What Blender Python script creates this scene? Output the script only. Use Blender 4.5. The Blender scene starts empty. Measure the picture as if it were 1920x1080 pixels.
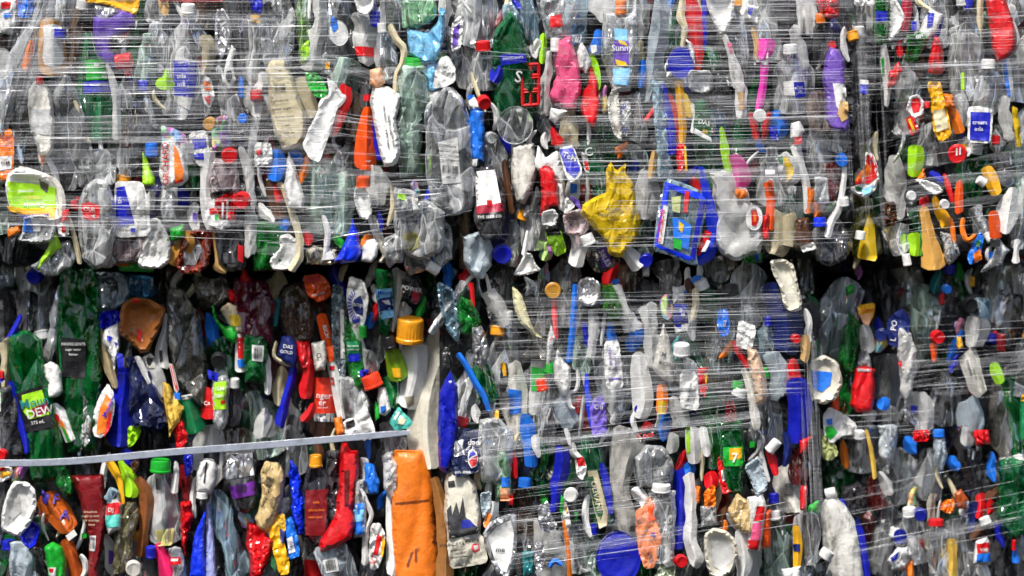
import bpy, math, random
import numpy as np
from mathutils import Vector, Matrix, geometry
from mathutils.bvhtree import BVHTree

SC = bpy.context.scene
COL = SC.collection
D = 6.0                                   # camera distance to the bale face, metres
rng = random.Random(11)

# ------------------------------------------------------------------ colours (linear)
HC = dict(W=(.74,.74,.72), W2=(.5,.5,.49), WD=(.66,.64,.58), WS=(.72,.71,.66), WC=(.62,.59,.49), C=(.66,.58,.38), CD=(.45,.36,.2), CY=(.66,.62,.36), CA=(.45,.5,.2),
 T=(.58,.36,.13), T2=(.14,.1,.055), T3=(.78,.42,.1), TD=(.3,.27,.2), TY=(.75,.48,.08), TT=(.64,.47,.22), N=(.09,.035,.015), N3=(.03,.01,.006),
 A=(.5,.24,.04), AD=(.3,.1,.018), A2=(.5,.24,.03), CO=(.3,.1,.03), CO2=(.28,.12,.03), CO3=(.42,.12,.03),
 O=(.86,.2,.012), O2=(.85,.09,.008), O3=(.85,.055,.015), O5=(.5,.09,.015), OJ=(.86,.2,.015), YO=(.88,.36,.015), OF=(.5,.1,.012),
 Y=(.7,.47,.01), Y2=(.86,.44,.012), R=(.62,.006,.01), R2=(.36,.015,.04), R4=(.8,.07,.08), R5=(.2,.006,.01), R6=(.12,.002,.004), R3=(.75,.04,.015),
 M=(.85,.03,.45), M2=(.8,.1,.24), M3=(.6,.05,.28), M4=(.85,.02,.15), P=(.12,.05,.4), P2=(.17,.08,.46), P3=(.22,.14,.66), V=(.05,.03,.3), V2=(.15,.02,.3),
 B=(.006,.012,.42), B2=(.004,.035,.78), b=(.012,.17,.75), lb=(.2,.52,.8), lb2=(.55,.64,.7), NB=(.008,.018,.14), NB2=(.006,.014,.27), NV2=(.008,.014,.06), LI=(.28,.32,.6),
 G=(.008,.11,.03), G2=(.006,.09,.02), g=(.36,.72,.015), g3=(.012,.4,.03), g4=(.04,.3,.012), g2=(.42,.42,.42), TG=(.008,.2,.07), TL=(.02,.22,.24), TC=(.08,.5,.42),
 K=(.012,.012,.014), K2=(.05,.05,.055), PE=(.82,.42,.22), PE2=(.72,.5,.34), OG=(.16,.3,.008), SA=(.78,.26,.12), CG=(.5,.55,.4), S=(.6,.6,.62), S2=(.66,.67,.68), GS=(.025,.1,.008),
 d=(.08,.08,.08), k2=(.2,.05,.01))
CC = dict(t=(.86,.88,.88), s=(.6,.62,.63), d=(.26,.26,.28), dd=(.4,.39,.35), tg=(.62,.84,.72), G=(.04,.46,.16), G2=(.015,.42,.09), g=(.5,.82,.3), g2g=(.45,.82,.5),
 g3=(.03,.5,.07), g4=(.1,.45,.03), lb=(.5,.74,.88), lb3=(.42,.52,.58), lb2c=(.78,.86,.92), b=(.08,.34,.62), N=(.42,.28,.2), N2=(.66,.5,.42), pk=(.78,.64,.66), R2=(.78,.13,.06),
 R3=(.36,.05,.05), OL=(.34,.36,.08), OL2=(.55,.5,.28), MG=(.5,.08,.17), NV=(.05,.07,.28), DK=(.14,.13,.15), C=(.82,.77,.62), Yc=(.85,.8,.3), W=(.9,.9,.9), lb2=(.7,.8,.88), K=(.05,.05,.05))

MATS = {}
def nodes(m):
    m.use_nodes = True
    nt = m.node_tree; nt.nodes.clear()
    return nt, nt.nodes, nt.links
def N(nt, t, **k):
    n = nt.nodes.new(t)
    for a, v in k.items():
        if a.startswith('_'): n.inputs[a[1:].replace('_', ' ')].default_value = v
        else: setattr(n, a, v)
    return n
def mathn(nt, op, a, b=None, c=None, clamp=False):
    n = nt.nodes.new('ShaderNodeMath'); n.operation = op; n.use_clamp = clamp
    for i, v in enumerate((a, b, c)):
        if v is None: continue
        if isinstance(v, (int, float)): n.inputs[i].default_value = v
        else: nt.links.new(v, n.inputs[i])
    return n.outputs[0]
def noise(nt, vec, scale, det=3, rough=.55):
    n = N(nt, 'ShaderNodeTexNoise', _Scale=scale, _Detail=det, _Roughness=rough)
    nt.links.new(vec, n.inputs['Vector']); return n.outputs['Fac']
def vor(nt, vec, scale, feat='DISTANCE_TO_EDGE', out='Distance'):
    n = N(nt, 'ShaderNodeTexVoronoi', feature=feat, _Scale=scale)
    nt.links.new(vec, n.inputs['Vector']); return n.outputs[out]
def warped(nt, amt=.02, scale=18, sx=1, sz=1):
    g = N(nt, 'ShaderNodeNewGeometry')
    nn = N(nt, 'ShaderNodeTexNoise', _Scale=scale, _Detail=2.0)
    nt.links.new(g.outputs['Position'], nn.inputs['Vector'])
    v = N(nt, 'ShaderNodeVectorMath', operation='MULTIPLY_ADD'); nt.links.new(nn.outputs['Color'], v.inputs[0])
    v.inputs[1].default_value = (amt,)*3; nt.links.new(g.outputs['Position'], v.inputs[2])
    m = N(nt, 'ShaderNodeMapping'); m.inputs['Scale'].default_value = (sx, 1, sz); nt.links.new(v.outputs[0], m.inputs['Vector'])
    return m.outputs[0], g.outputs['Position']
def mixc(nt, fac, a, b):
    n = N(nt, 'ShaderNodeMix', data_type='RGBA')
    if isinstance(fac, float): n.inputs[0].default_value = fac
    else: nt.links.new(fac, n.inputs[0])
    for i, v in ((6, a), (7, b)):
        if isinstance(v, tuple): n.inputs[i].default_value = (*v, 1)
        else: nt.links.new(v, n.inputs[i])
    return n.outputs[2]
def ramp(nt, fac, lo, hi):
    n = N(nt, 'ShaderNodeMapRange', clamp=True); nt.links.new(fac, n.inputs[0])
    n.inputs[1].default_value = lo; n.inputs[2].default_value = hi
    return n.outputs[0]
def addbump(nt, h, strength, dist, prev=None):
    b = N(nt, 'ShaderNodeBump', _Strength=strength, _Distance=dist)
    nt.links.new(h, b.inputs['Height'])
    if prev is not None: nt.links.new(prev, b.inputs['Normal'])
    return b.outputs[0]

def mat(spec):
    if spec in MATS: return MATS[spec]
    kind, cn = spec.split(':')
    m = bpy.data.materials.new({'h':'hard_plastic_','w':'wrapper_film_','f':'foil_','c':'clear_plastic_','k':'milky_plastic_','x':'mixed_print_','p':'ink_or_shade_'}[kind] + cn)
    nt, ns, lk = nodes(m)
    out = N(nt, 'ShaderNodeOutputMaterial')
    wv, pos = warped(nt, .03, 13, 1.25, .5)
    c = HC.get(cn, (.5,.5,.5))
    if kind in 'hwfkxp':
        p = N(nt, 'ShaderNodeBsdfPrincipled')
        base = c
        big = noise(nt, pos, 22, 4, .6)
        if cn in ('WD','WS','CD','AD','TD'):
            dirt = ramp(nt, noise(nt, wv, 38, 6, .7), .5, .68)
            base = mixc(nt, dirt, base, tuple(x*.25 for x in (.7,.62,.5)) if cn != 'AD' else (.05,.04,.03))
            sp = ramp(nt, noise(nt, pos, 260, 3, .6), .66, .72)
            base = mixc(nt, sp, base, (.12,.11,.1))
        elif cn not in ('K','K2') and kind != 'p':
            dirt = ramp(nt, noise(nt, wv, 30, 6, .72), .5, .8)
            dirt = mathn(nt, 'MULTIPLY', dirt, .7)
            base = mixc(nt, dirt, base, tuple(x*.35+.02 for x in c))
            base = mixc(nt, ramp(nt, noise(nt, pos, 240, 3, .6), .68, .74), base, tuple(x*.3+.015 for x in c))
        if kind == 'x':
            v = N(nt, 'ShaderNodeTexVoronoi', feature='F1', _Scale=60.0); lk.new(wv, v.inputs['Vector'])
            hs = N(nt, 'ShaderNodeHueSaturation', _Saturation=2.2, _Value=.9); lk.new(v.outputs['Color'], hs.inputs['Color'])
            base = mixc(nt, .35, hs.outputs[0], (.7,.68,.6))
        if isinstance(base, tuple): p.inputs['Base Color'].default_value = (*base, 1)
        else: lk.new(base, p.inputs['Base Color'])
        e = ramp(nt, vor(nt, wv, {'w':42.,'f':60.,'x':50.}.get(kind, 20.)), 0, .35)
        b1 = addbump(nt, e, {'w':.6,'f':.8,'x':.6,'h':.2,'k':.7,'p':.15}[kind], .006)
        b2 = addbump(nt, big, .35, .012, b1)
        b3 = addbump(nt, noise(nt, pos, 160, 3, .6), .12, .003, b2)
        lk.new(b3, p.inputs['Normal'])
        p.inputs['Roughness'].default_value = {'w':.27,'f':.3,'x':.3,'h':.36,'k':.36,'p':.45}[kind]
        if kind in 'hk':
            rr = mathn(nt, 'MULTIPLY_ADD', noise(nt, pos, 60, 3, .6), .4, .16); lk.new(rr, p.inputs['Roughness'])
        p.inputs['Specular IOR Level'].default_value = .5
        if kind == 'f': p.inputs['Metallic'].default_value = .75
        if kind == 'k':
            tr = N(nt, 'ShaderNodeBsdfTransparent'); tr.inputs[0].default_value = (.9,.92,.94,1)
            lw = N(nt, 'ShaderNodeLayerWeight', _Blend=.4); lk.new(b3, lw.inputs['Normal'])
            f = mathn(nt, 'MULTIPLY_ADD', lw.outputs['Facing'], .6, .48, True)
            mx = N(nt, 'ShaderNodeMixShader'); lk.new(f, mx.inputs[0]); lk.new(tr.outputs[0], mx.inputs[1]); lk.new(p.outputs[0], mx.inputs[2])
            lk.new(mx.outputs[0], out.inputs[0])
        else: lk.new(p.outputs[0], out.inputs[0])
    else:
        t = CC.get(cn, (.8,.8,.8)); lum = sum(t)/3
        dk = min(t)
        edge = ramp(nt, vor(nt, wv, 19.), 0, .42)
        edge2 = ramp(nt, vor(nt, wv, 60.), 0, .3)
        b1 = addbump(nt, edge, .9, .014)
        b2 = addbump(nt, edge2, .1, .003, b1)
        mp1 = N(nt, 'ShaderNodeMapping'); mp1.inputs['Scale'].default_value = (1.5, 1, .4); lk.new(wv, mp1.inputs[0])
        b3 = addbump(nt, noise(nt, mp1.outputs[0], 17, 2, .45), .8, .03, b2)
        tr = N(nt, 'ShaderNodeBsdfTransparent'); tr.inputs[0].default_value = (*[x**.75 for x in t], 1)
        p = N(nt, 'ShaderNodeBsdfPrincipled'); lk.new(b3, p.inputs['Normal'])
        k = 1.0 if lum > .5 else .5
        p.inputs['Base Color'].default_value = (*[x*k for x in t], 1)
        p.inputs['Roughness'].default_value = .1
        p.inputs['Specular IOR Level'].default_value = 1.0; 
        lw = N(nt, 'ShaderNodeLayerWeight', _Blend=.38); lk.new(b3, lw.inputs['Normal'])
        f = mathn(nt, 'POWER', lw.outputs['Facing'], 1.3)
        f = mathn(nt, 'MULTIPLY_ADD', f, 1.0, .1 if lum > .5 else .17)
        mp2 = N(nt, 'ShaderNodeMapping'); mp2.inputs['Scale'].default_value = (1.6, 1, .35); lk.new(wv, mp2.inputs[0])
        scuff = mathn(nt, 'MULTIPLY', ramp(nt, noise(nt, mp2.outputs[0], 15, 4, .55), .54, .68), .45)
        line = mathn(nt, 'MULTIPLY', mathn(nt, 'SUBTRACT', 1.0, ramp(nt, vor(nt, wv, 19.), 0, .03)), .4 if lum > .3 else .1)
        f = mathn(nt, 'ADD', f, scuff); f = mathn(nt, 'ADD', f, line, None, True)
        mx = N(nt, 'ShaderNodeMixShader'); lk.new(f, mx.inputs[0]); lk.new(tr.outputs[0], mx.inputs[1]); lk.new(p.outputs[0], mx.inputs[2])
        fr = N(nt, 'ShaderNodeFresnel', _IOR=1.9 if lum > .3 else 1.6); lk.new(b3, fr.inputs['Normal'])
        gl = N(nt, 'ShaderNodeBsdfGlossy', _Roughness=.09); gl.inputs['Color'].default_value = (.95, .97, 1, 1); lk.new(b3, gl.inputs['Normal'])
        m2 = N(nt, 'ShaderNodeMixShader'); lk.new(fr.outputs[0], m2.inputs[0]); lk.new(tr.outputs[0], m2.inputs[1]); lk.new(gl.outputs[0], m2.inputs[2])
        lk.new(m2.outputs[0], mx.inputs[1])
        lk.new(mx.outputs[0], out.inputs[0])
    MATS[spec] = m
    return m

# ------------------------------------------------------------------ bales and placing
BALES = [('upper left', -200, -200, 866, 503, 0.0), ('upper middle', 866, -200, 1592, 500, .012), ('upper right', 1592, -200, 2120, 506, .06),
         ('lower left', -200, 503, 826, 1280, .105), ('lower middle', 826, 500, 1530, 1280, .05), ('lower right', 1530, 512, 2120, 1280, .15)]
def bale(px, py):
    best = None
    for b in BALES:
        dx = max(b[1]-px, 0, px-b[3]); dy = max(b[2]-py, 0, py-b[4]); q = dx+dy
        if best is None or q < best[0]: best = (q, b)
    return best[1]
def edge_dist(px, py, b):
    """distance to the bale's rounded edge; the upright joins are deep only round the corners where four bales meet"""
    ev = min(px-b[1], b[3]-px) + 9*math.sin(py/31.)+5*math.sin(py/11.)
    near = max(0, 1-abs(py-505)/150)
    ev = ev*.9+60*(1-near) if min(px-b[1], b[3]-px) < 80 else ev
    eh = min(py-b[2], b[4]-py)+5*math.sin(px/43.)+3*math.sin(px/17.)
    return min(ev, eh)
def surf(px, py):
    b = bale(px, py)
    k = max(0., 1-max(edge_dist(px, py, b), 0)/75)
    return b[5] + .05*k*k
def at(px, py, y):
    s = (D+y)/D/1000
    return ((px-960)*s, y, (540-py)*s)

def fold(P, seed, scale, k=6):
    """crumple: a sum of warped triangle waves, sharp creases between flat facets; P is n x 3 in metres"""
    r = np.random.RandomState(seed)
    Q = P + .25*scale*np.sin(P[:, [1, 2, 0]]/scale*2.1 + r.rand(3)*6)
    h = np.zeros(len(P)); tot = 0
    for i in range(k):
        d = r.randn(3); d[2] *= .6; d /= np.linalg.norm(d)
        f = (1+.55*i)/scale/2; a = 1/(1+.6*i)
        u = Q @ d * f + r.rand()*9
        h += a*(np.abs((u % 1)-.5)*4-1); tot += a
    return h/tot*1.6

def mesh_obj(name, V, F, m, parent=None, origin=None, smooth=True):
    me = bpy.data.meshes.new(name)
    o = np.array(origin if origin is not None else (0, 0, 0))
    me.from_pydata((np.asarray(V)-o).tolist(), [], F)
    if smooth:
        me.polygons.foreach_set('use_smooth', [True]*len(me.polygons))
        if len(F) > 60 and name not in ('print_or_shade_panel', 'compressed_plastic', 'film_fold'): me.set_sharp_from_angle(angle=math.radians(30))
    me.materials.append(m)
    ob = bpy.data.objects.new(name, me); COL.objects.link(ob)
    if parent is not None: ob.parent = parent
    else: ob.location = o
    return ob

def densify(pts, step):
    out = []
    n = len(pts)
    for i in range(n):
        a, b = np.array(pts[i], float), np.array(pts[(i+1) % n], float)
        k = max(1, int(round(np.linalg.norm(b-a)/step)))
        out += [a+(b-a)*j/k for j in range(k)]
    return np.array(out)
def smooth_outline(pts, it=1):
    P = np.array(pts, float)
    for _ in range(it):                                   # Chaikin corner cutting
        Q = []
        for i in range(len(P)):
            a, b = P[i], P[(i+1) % len(P)]
            Q += [a*.86+b*.14, a*.14+b*.86]
        P = np.array(Q)
    return P
def seg_dist(X, B):
    A0 = B; A1 = np.roll(B, -1, 0)
    d = np.full(len(X), 1e9)
    for a, b in zip(A0, A1):
        ab = b-a; L = max(ab@ab, 1e-12)
        t = np.clip(((X-a) @ ab)/L, 0, 1)
        d = np.minimum(d, np.hypot(*(X-(a+t[:, None]*ab)).T))
    return d
def inside(X, B):
    c = np.zeros(len(X), bool); j = len(B)-1
    for i in range(len(B)):
        xi, yi = B[i]; xj, yj = B[j]
        if yi != yj:
            c ^= ((yi > X[:, 1]) != (yj > X[:, 1])) & (X[:, 0] < (xj-xi)*(X[:, 1]-yi)/(yj-yi)+xi)
        j = i
    return c
def tri_fill(pts, step, rs, smooth=1, wob=0.):
    B = smooth_outline(pts, smooth) if smooth else np.array(pts, float)
    B = densify(B, step)
    if wob: B = B + rs.randn(len(B), 2)*wob
    lo, hi = B.min(0), B.max(0)
    gx, gy = np.meshgrid(np.arange(lo[0], hi[0], step), np.arange(lo[1], hi[1], step*.87))
    gx[1::2] += step/2
    X = np.stack([gx.ravel(), gy.ravel()], 1) + rs.randn(gx.size, 2)*step*.16
    X = X[inside(X, B)]
    if len(X):
        dd = seg_dist(X, B); X = X[dd > step*.55]
    nb = len(B)
    allp = [Vector(p) for p in np.vstack([B, X])] if len(X) else [Vector(p) for p in B]
    r = geometry.delaunay_2d_cdt(allp, [], [list(range(nb))], 1, 1e-5)
    V = np.array([tuple(v) for v in r[0]]); F = [tuple(f) for f in r[2]]
    return V, F, B

def inflate(pts, T, y0, style, seed, tilt, crump, fine=False, soft=False):
    rs = np.random.RandomState(seed)
    P = np.array(pts, float); w, h = np.ptp(P[:, 0]), np.ptp(P[:, 1])
    c0 = P.mean(0); P = c0+(P-c0)*1.08
    if style == 'pillow' and min(w, h) > 14:                 # dents along the outline
        Q = densify(P, max(min(w, h)*.3, 7)); P = Q+rs.randn(len(Q), 2)*min(w, h)*.07*min(crump, .5)
    pts = P
    step = min(max(math.sqrt(w*h)/15, 2.6), 6.5)
    V, F, B = tri_fill(pts, step, rs, 3 if soft else 1, .35)
    d = seg_dist(V, B); dm = max(d.max(), 1e-3); u = np.clip(d/dm, 0, 1)
    rim = d < .3*step
    cx, cy = V.mean(0)
    if style == 'dish':
        f = np.interp(u, [0, .1, .2, .5, 1], [.55, 1, .92, .2, .05])
    elif style == 'sheet':
        f = np.where(u > 0, .35+.3*u, 0)
    else:
        f = np.sqrt(np.clip(1-(1-np.clip(d/min(dm, 30. if soft else 11.), 0, 1))**2, 0, 1))
        a0 = rs.uniform(-.35, .35); off = rs.uniform(-.2, .2)*min(w, h)      # a long pressed-in crease
        q = (V[:, 0]-P[:, 0].mean())*math.cos(a0)+(V[:, 1]-P[:, 1].mean())*math.sin(a0)-off+min(w, h)*.09*np.sin(V[:, 1]/max(h, 1)*7+seed)
        f = f*(1-(.15+.45*min(crump, .6))*np.exp(-(q/max(min(w, h)*.11, 2))**2)*np.clip(u*2, 0, 1))
    W3 = np.stack([V[:, 0]/1000, np.zeros(len(V)), -V[:, 1]/1000*(.55 if style == 'pillow' else .85)], 1)
    sc = min(max(min(w, h)/1000*.55, .012), .05)
    if fine: sc *= .6
    n1 = fold(W3, seed, sc); n2 = fold(W3, seed+7, sc*.35, 4)
    env = .35+.65*np.clip(u*2.2, 0, 1)
    h1 = T*(f*(1+.0*n1)) + T*crump*(n1*.75+n2*.25)*env
    if style == 'sheet': h1 = T*.5*f+T*crump*1.6*(n1*.8+n2*.25)
    yy = y0 + tilt[0]*(V[:, 0]-cx)/1000 + tilt[1]*(V[:, 1]-cy)/1000
    wav = .0015*fold(W3, seed+3, sc*1.4, 3)
    front = yy - h1/1000 + wav
    thick = (T*.9 if style == 'pillow' else 1.4)/1000
    back = front + thick*np.where(style == 'pillow', f*1.2, 1.0) + .0004 if style != 'pillow' else yy + T*.6*f/1000 + .0006
    n = len(V)
    A = np.array([at(V[i, 0], V[i, 1], front[i]) for i in range(n)])
    Bk = np.array([at(V[i, 0], V[i, 1], max(back[i], front[i]+.0006)) for i in range(n)])
    # orient front faces toward the camera (-Y)
    F2 = []
    for a, b, c in F:
        ar = (V[b, 0]-V[a, 0])*(V[c, 1]-V[a, 1])-(V[b, 1]-V[a, 1])*(V[c, 0]-V[a, 0])
        F2.append((a, b, c) if ar < 0 else (a, c, b))
    faces = [tuple(f) for f in F2] + [(a+n, c+n, b+n) for a, b, c in F2]
    cnt = {}
    for a, b, c in F2:
        for e in ((a, b), (b, c), (c, a)):
            cnt[e] = 1
    for (a, b) in list(cnt):
        if (b, a) not in cnt: faces.append((b, a, a+n, b+n))
    return np.vstack([A, Bk]), faces, V

def spline(P, n):
    P = np.array(P, float); k = len(P)
    if k < 2: P = np.vstack([P, P+[0, 1, 0]]); k = 2
    t = np.linspace(0, k-1, n); out = []
    for x in t:
        i = min(int(x), k-2); f = x-i
        p0, p1, p2, p3 = P[max(i-1, 0)], P[i], P[i+1], P[min(i+2, k-1)]
        out.append(.5*((2*p1)+(-p0+p2)*f+(2*p0-5*p1+4*p2-p3)*f*f+(-p0+3*p1-3*p2+p3)*f**3))
    return np.array(out)
def loft(pts, y0, seed, tilt, crump, flat=.62, round_ends=True, M=22, ribs=0, torn=False):
    P0 = np.array(pts, float)
    L = np.hypot(*np.diff(P0[:, :2], axis=0).T).sum()
    n = int(min(max(L/4.2, 8), 60))
    S = spline(pts, n); n = len(S)
    w = np.maximum(S[:, 2], 1.5)*1.3
    arc = np.concatenate([[0], np.cumsum(np.hypot(*np.diff(S[:, :2], axis=0).T))])
    if round_ends:
        for a, ww in ((arc, w[0]), (arc[-1]-arc, w[-1])):
            q = np.clip(a/(max(ww, 3)*(.1 if torn else .22)), 0, 1)
            w = w*np.sqrt(np.clip(1-(1-q)**2, .2, 1))
    tg = np.gradient(S[:, :2], axis=0); tg /= np.maximum(np.hypot(*tg.T), 1e-6)[:, None]
    nr = np.stack([-tg[:, 1], tg[:, 0]], 1)
    cx, cy = S[:, :2].mean(0)
    rs = np.random.RandomState(seed)
    wmed = float(np.median(w)); E = np.stack([np.zeros(n), np.zeros(n), arc/1000], 1)
    kq = .05+.3*min(crump, .5)
    kq *= 1.7 if torn else 1.25
    kl = 1+kq*fold(E, seed+1, max(wmed, 10)/1000*1.1, 3); kr = 1+kq*fold(E, seed+2, max(wmed, 10)/1000*1.3, 3)
    if crump < .15: kl[:] = 1; kr[:] = 1
    cr = .35*np.sin(arc/max(wmed, 8)*1.1+seed)                # wandering pressed-in crease
    V = []
    for i in range(n):
        hd = min(w[i]/2*flat, 15)
        rib = 1-.07*ribs*(i % 2)
        for j in range(M):
            a = 2*math.pi*j/M
            c, s = math.cos(a), math.sin(a)
            cc = c*(kl[i] if c < 0 else kr[i])
            pin = 1-(.12+.75*min(crump, .55))*math.exp(-((c-cr[i])/.26)**2)*(crump > .15)
            s2 = math.copysign(abs(s)**.75, s)
            V.append((S[i, 0]+nr[i, 0]*cc*w[i]/2*rib, S[i, 1]+nr[i, 1]*cc*w[i]/2*rib, -s2*hd*rib*pin))
    V = np.array(V)
    if torn:
        for end, sg in ((0, -1), (n-1, 1)):
            sl = rs.uniform(-.75, .75); jg = rs.uniform(-.3, .3, M)
            for i in range(n):
                dist = arc[i] if end == 0 else arc[-1]-arc[i]
                k_ = max(0, 1-dist/max(w[end]*1.1, 4))
                if k_ <= 0: continue
                for j in range(M):
                    q_ = (sl*math.cos(2*math.pi*j/M)*.5+jg[j]*.5)*w[end]*k_
                    V[i*M+j, 0] += tg[i, 0]*q_; V[i*M+j, 1] += tg[i, 1]*q_
    W3 = np.stack([V[:, 0], V[:, 2], -V[:, 1]*.42], 1)/1000
    wm = np.repeat(w, M)
    sc = min(max(float(np.median(w))/1000*.8, .008), .05)
    n1 = fold(W3, seed, sc); n2 = fold(W3, seed+5, sc*.4, 4)
    amp = crump*np.minimum(wm*.5, 13)
    dirx = V[:, 0]-np.repeat(S[:, 0], M); diry = V[:, 1]-np.repeat(S[:, 1], M)
    k = (n1*.7+n2*.3)*amp
    rad = np.maximum(np.hypot(dirx, diry, V[:, 2]), .5)
    V[:, 0] += dirx/rad*k*.45; V[:, 1] += diry/rad*k*.45
    dep = V[:, 2]+k*.9*np.where(V[:, 2] < 0, -1, 1)
    Y = y0 + tilt[0]*(V[:, 0]-cx)/1000 + tilt[1]*(V[:, 1]-cy)/1000 + dep/1000
    A = [at(V[i, 0], V[i, 1], Y[i]) for i in range(len(V))]
    F = []
    for i in range(n-1):
        for j in range(M):
            a, b = i*M+j, i*M+(j+1) % M
            F.append((a, b, b+M, a+M))
    F.append(tuple(range(M))[::-1]); F.append(tuple((n-1)*M+j for j in range(M)))
    return np.array(A), F, V[:, :2]

def lathe(prof, c, axis, seg=48, rib=0., ell=1.):
    """prof: (radius, along axis, ribbed?) in metres; axis points out of the closed top"""
    ax = Vector(axis).normalized()
    q = Vector((0, 0, 1)).rotation_difference(ax)
    V, F = [], []
    for r, z, rb in prof:
        for j in range(seg):
            a = 2*math.pi*j/seg
            rr = r*(1-rib*(j % 2)*rb)
            v = q @ Vector((rr*math.cos(a), rr*math.sin(a)*ell, z))
            V.append((c[0]+v.x, c[1]+v.y, c[2]+v.z))
    for i in range(len(prof)-1):
        for j in range(seg):
            a, b = i*seg+j, i*seg+(j+1) % seg
            F.append((a, b, b+seg, a+seg))
    F.append(tuple(range(seg))[::-1]); F.append(tuple((len(prof)-1)*seg+j for j in range(seg)))
    return np.array(V), F
def cap_geo(px, py, w, h, axis, y):
    r = w/2000; H = h/1000
    prof = [(r*.86, 0, 0), (r*.99, 0, 0), (r*1.02, H*.06, 0), (r*1.02, H*.16, 0), (r*.97, H*.2, 1), (r*.99, H*.84, 1), (r*.93, H*.95, 0), (r*.84, H, 0), (r*.78, H*.985, 0), (r*.2, H*.98, 0)]
    c = Vector(at(px, py, y)) - Vector(axis).normalized()*H/2
    return lathe(prof, c, axis, 48, .05)
def axis_of(ang, fwd):
    a = math.radians(ang)
    return (math.sin(a)*math.cos(fwd), -math.sin(fwd), math.cos(a)*math.cos(fwd))

# ------------------------------------------------------------------ what stands on a thing: printed panels, openings painted dark, lettering, bar codes
class Host:
    def __init__(s, V, F, y0): s.bvh = BVHTree.FromPolygons([tuple(v) for v in V], F); s.y0 = y0
    def hit(s, px, py, off, lim=None):
        x, _, z = at(px, py, s.y0)
        h = s.bvh.ray_cast(Vector((x, -2, z)), Vector((0, 1, 0)))
        if h[0] is None: h = s.bvh.find_nearest(Vector((x, s.y0-.03, z)))
        return (x, h[0].y-off, z)
def decal(host, name, V2, F, m, root, off, extra_thick=False):
    if name in ('lettering', 'barcode', 'sunburst_print'):       # print rides over the small dents
        A = np.array([(lambda q: (q[0][0], min(k[1] for k in q), q[0][2]))([host.hit(p[0]+dx, p[1]+dy, off) for dx, dy in ((0, 0), (2, 0), (-2, 0), (0, 2), (0, -2))]) for p in V2])
    else: A = np.array([host.hit(p[0], p[1], off) for p in V2])
    F2 = []
    for f in F:
        a, b, c = [V2[k] for k in f[:3]]
        ar = (b[0]-a[0])*(c[1]-a[1])-(b[1]-a[1])*(c[0]-a[0])
        F2.append(tuple(f) if ar < 0 else tuple(f)[::-1])
    return mesh_obj(name, A, F2, m, root['root'], root['o'])
def text_mesh(s, size):
    cu = bpy.data.curves.new('lettering', 'FONT'); cu.body = s; cu.size = size; cu.align_x = 'CENTER'; cu.align_y = 'CENTER'; cu.resolution_u = 2; cu.offset = size*.012
    ob = bpy.data.objects.new('lettering', cu); COL.objects.link(ob)
    bpy.context.view_layer.update()
    me = bpy.data.meshes.new_from_object(ob.evaluated_get(bpy.context.evaluated_depsgraph_get()))
    V = [tuple(v.co)[:2] for v in me.vertices]; F = [tuple(p.vertices) for p in me.polygons]
    bpy.data.objects.remove(ob); bpy.data.curves.remove(cu); bpy.data.meshes.remove(me)
    return V, F
def rot2(V, x, y, deg, sx=1):
    a = math.radians(deg); c, s = math.cos(a), math.sin(a)
    return [(x+vx*sx*c-vy*s*-1*-1 if False else x+vx*c-vy*s, y-(vx*s+vy*c)) for vx, vy in V]

# ------------------------------------------------------------------ kinds
KIND = dict(bt=('crushed_bottle','bottle','body'), jg=('plastic_jug','jug','body'), tu=('plastic_tube','tube','body'), cp=('bottle_stopper','bottle cap','body'), ld=('lid_disc','lid','disc'),
 tr=('food_tray','tray','shell'), cu=('plastic_cup','cup','shell'), tb=('plastic_tub','tub','shell'), wr=('food_wrapper','wrapper','film'), bg=('plastic_bag','bag','film'), st=('plastic_strip','plastic strip','body'),
 sc=('plastic_scrap','plastic scrap','body'), lb=('torn_label','label','sheet'), bx=('product_carton','carton','body'), pn=('clear_container','container','body'), sp=('plastic_spoon','utensil','body'),
 hd=('plastic_grip','handle','body'), rk=('plastic_rack','rack','body'), cn=('drink_can','can','body'), sh=('plastic_sheet','plastic sheet','sheet'))
GROUP = dict(bt='crushed bottles packed in the bales', jg='flattened jugs packed in the bales', tu='tubes packed in the bales', cp='loose bottle caps in the bales', ld='lids pressed into the bales', tr='food trays in the bales',
 cu='cups and pots in the bales', tb='tubs in the bales', wr='wrappers caught in the bales', bg='crumpled bags in the bales', st='plastic strips in the bales', sc='plastic scraps in the bales', lb='torn labels in the bales',
 bx='cartons in the bales', pn='clear containers in the bales', sp='plastic utensils in the bales', hd='plastic handles in the bales', rk='racks in the bales', cn='cans in the bales', sh='plastic sheets in the bales')
THINGS = []      # dicts: look, lm, x, y, root, kind
def fl(s): return [tuple(float(q) for q in p.split(',')) for p in s.split()]
FRONT = .0095
cover = np.zeros((290, 490), bool)
def mark(V2):
    for x, y in V2:
        i, j = int(y/4)+4, int(x/4)+4
        if 1 <= i < 288 and 1 <= j < 488: cover[i-1:i+2, j-1:j+2] = True

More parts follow.
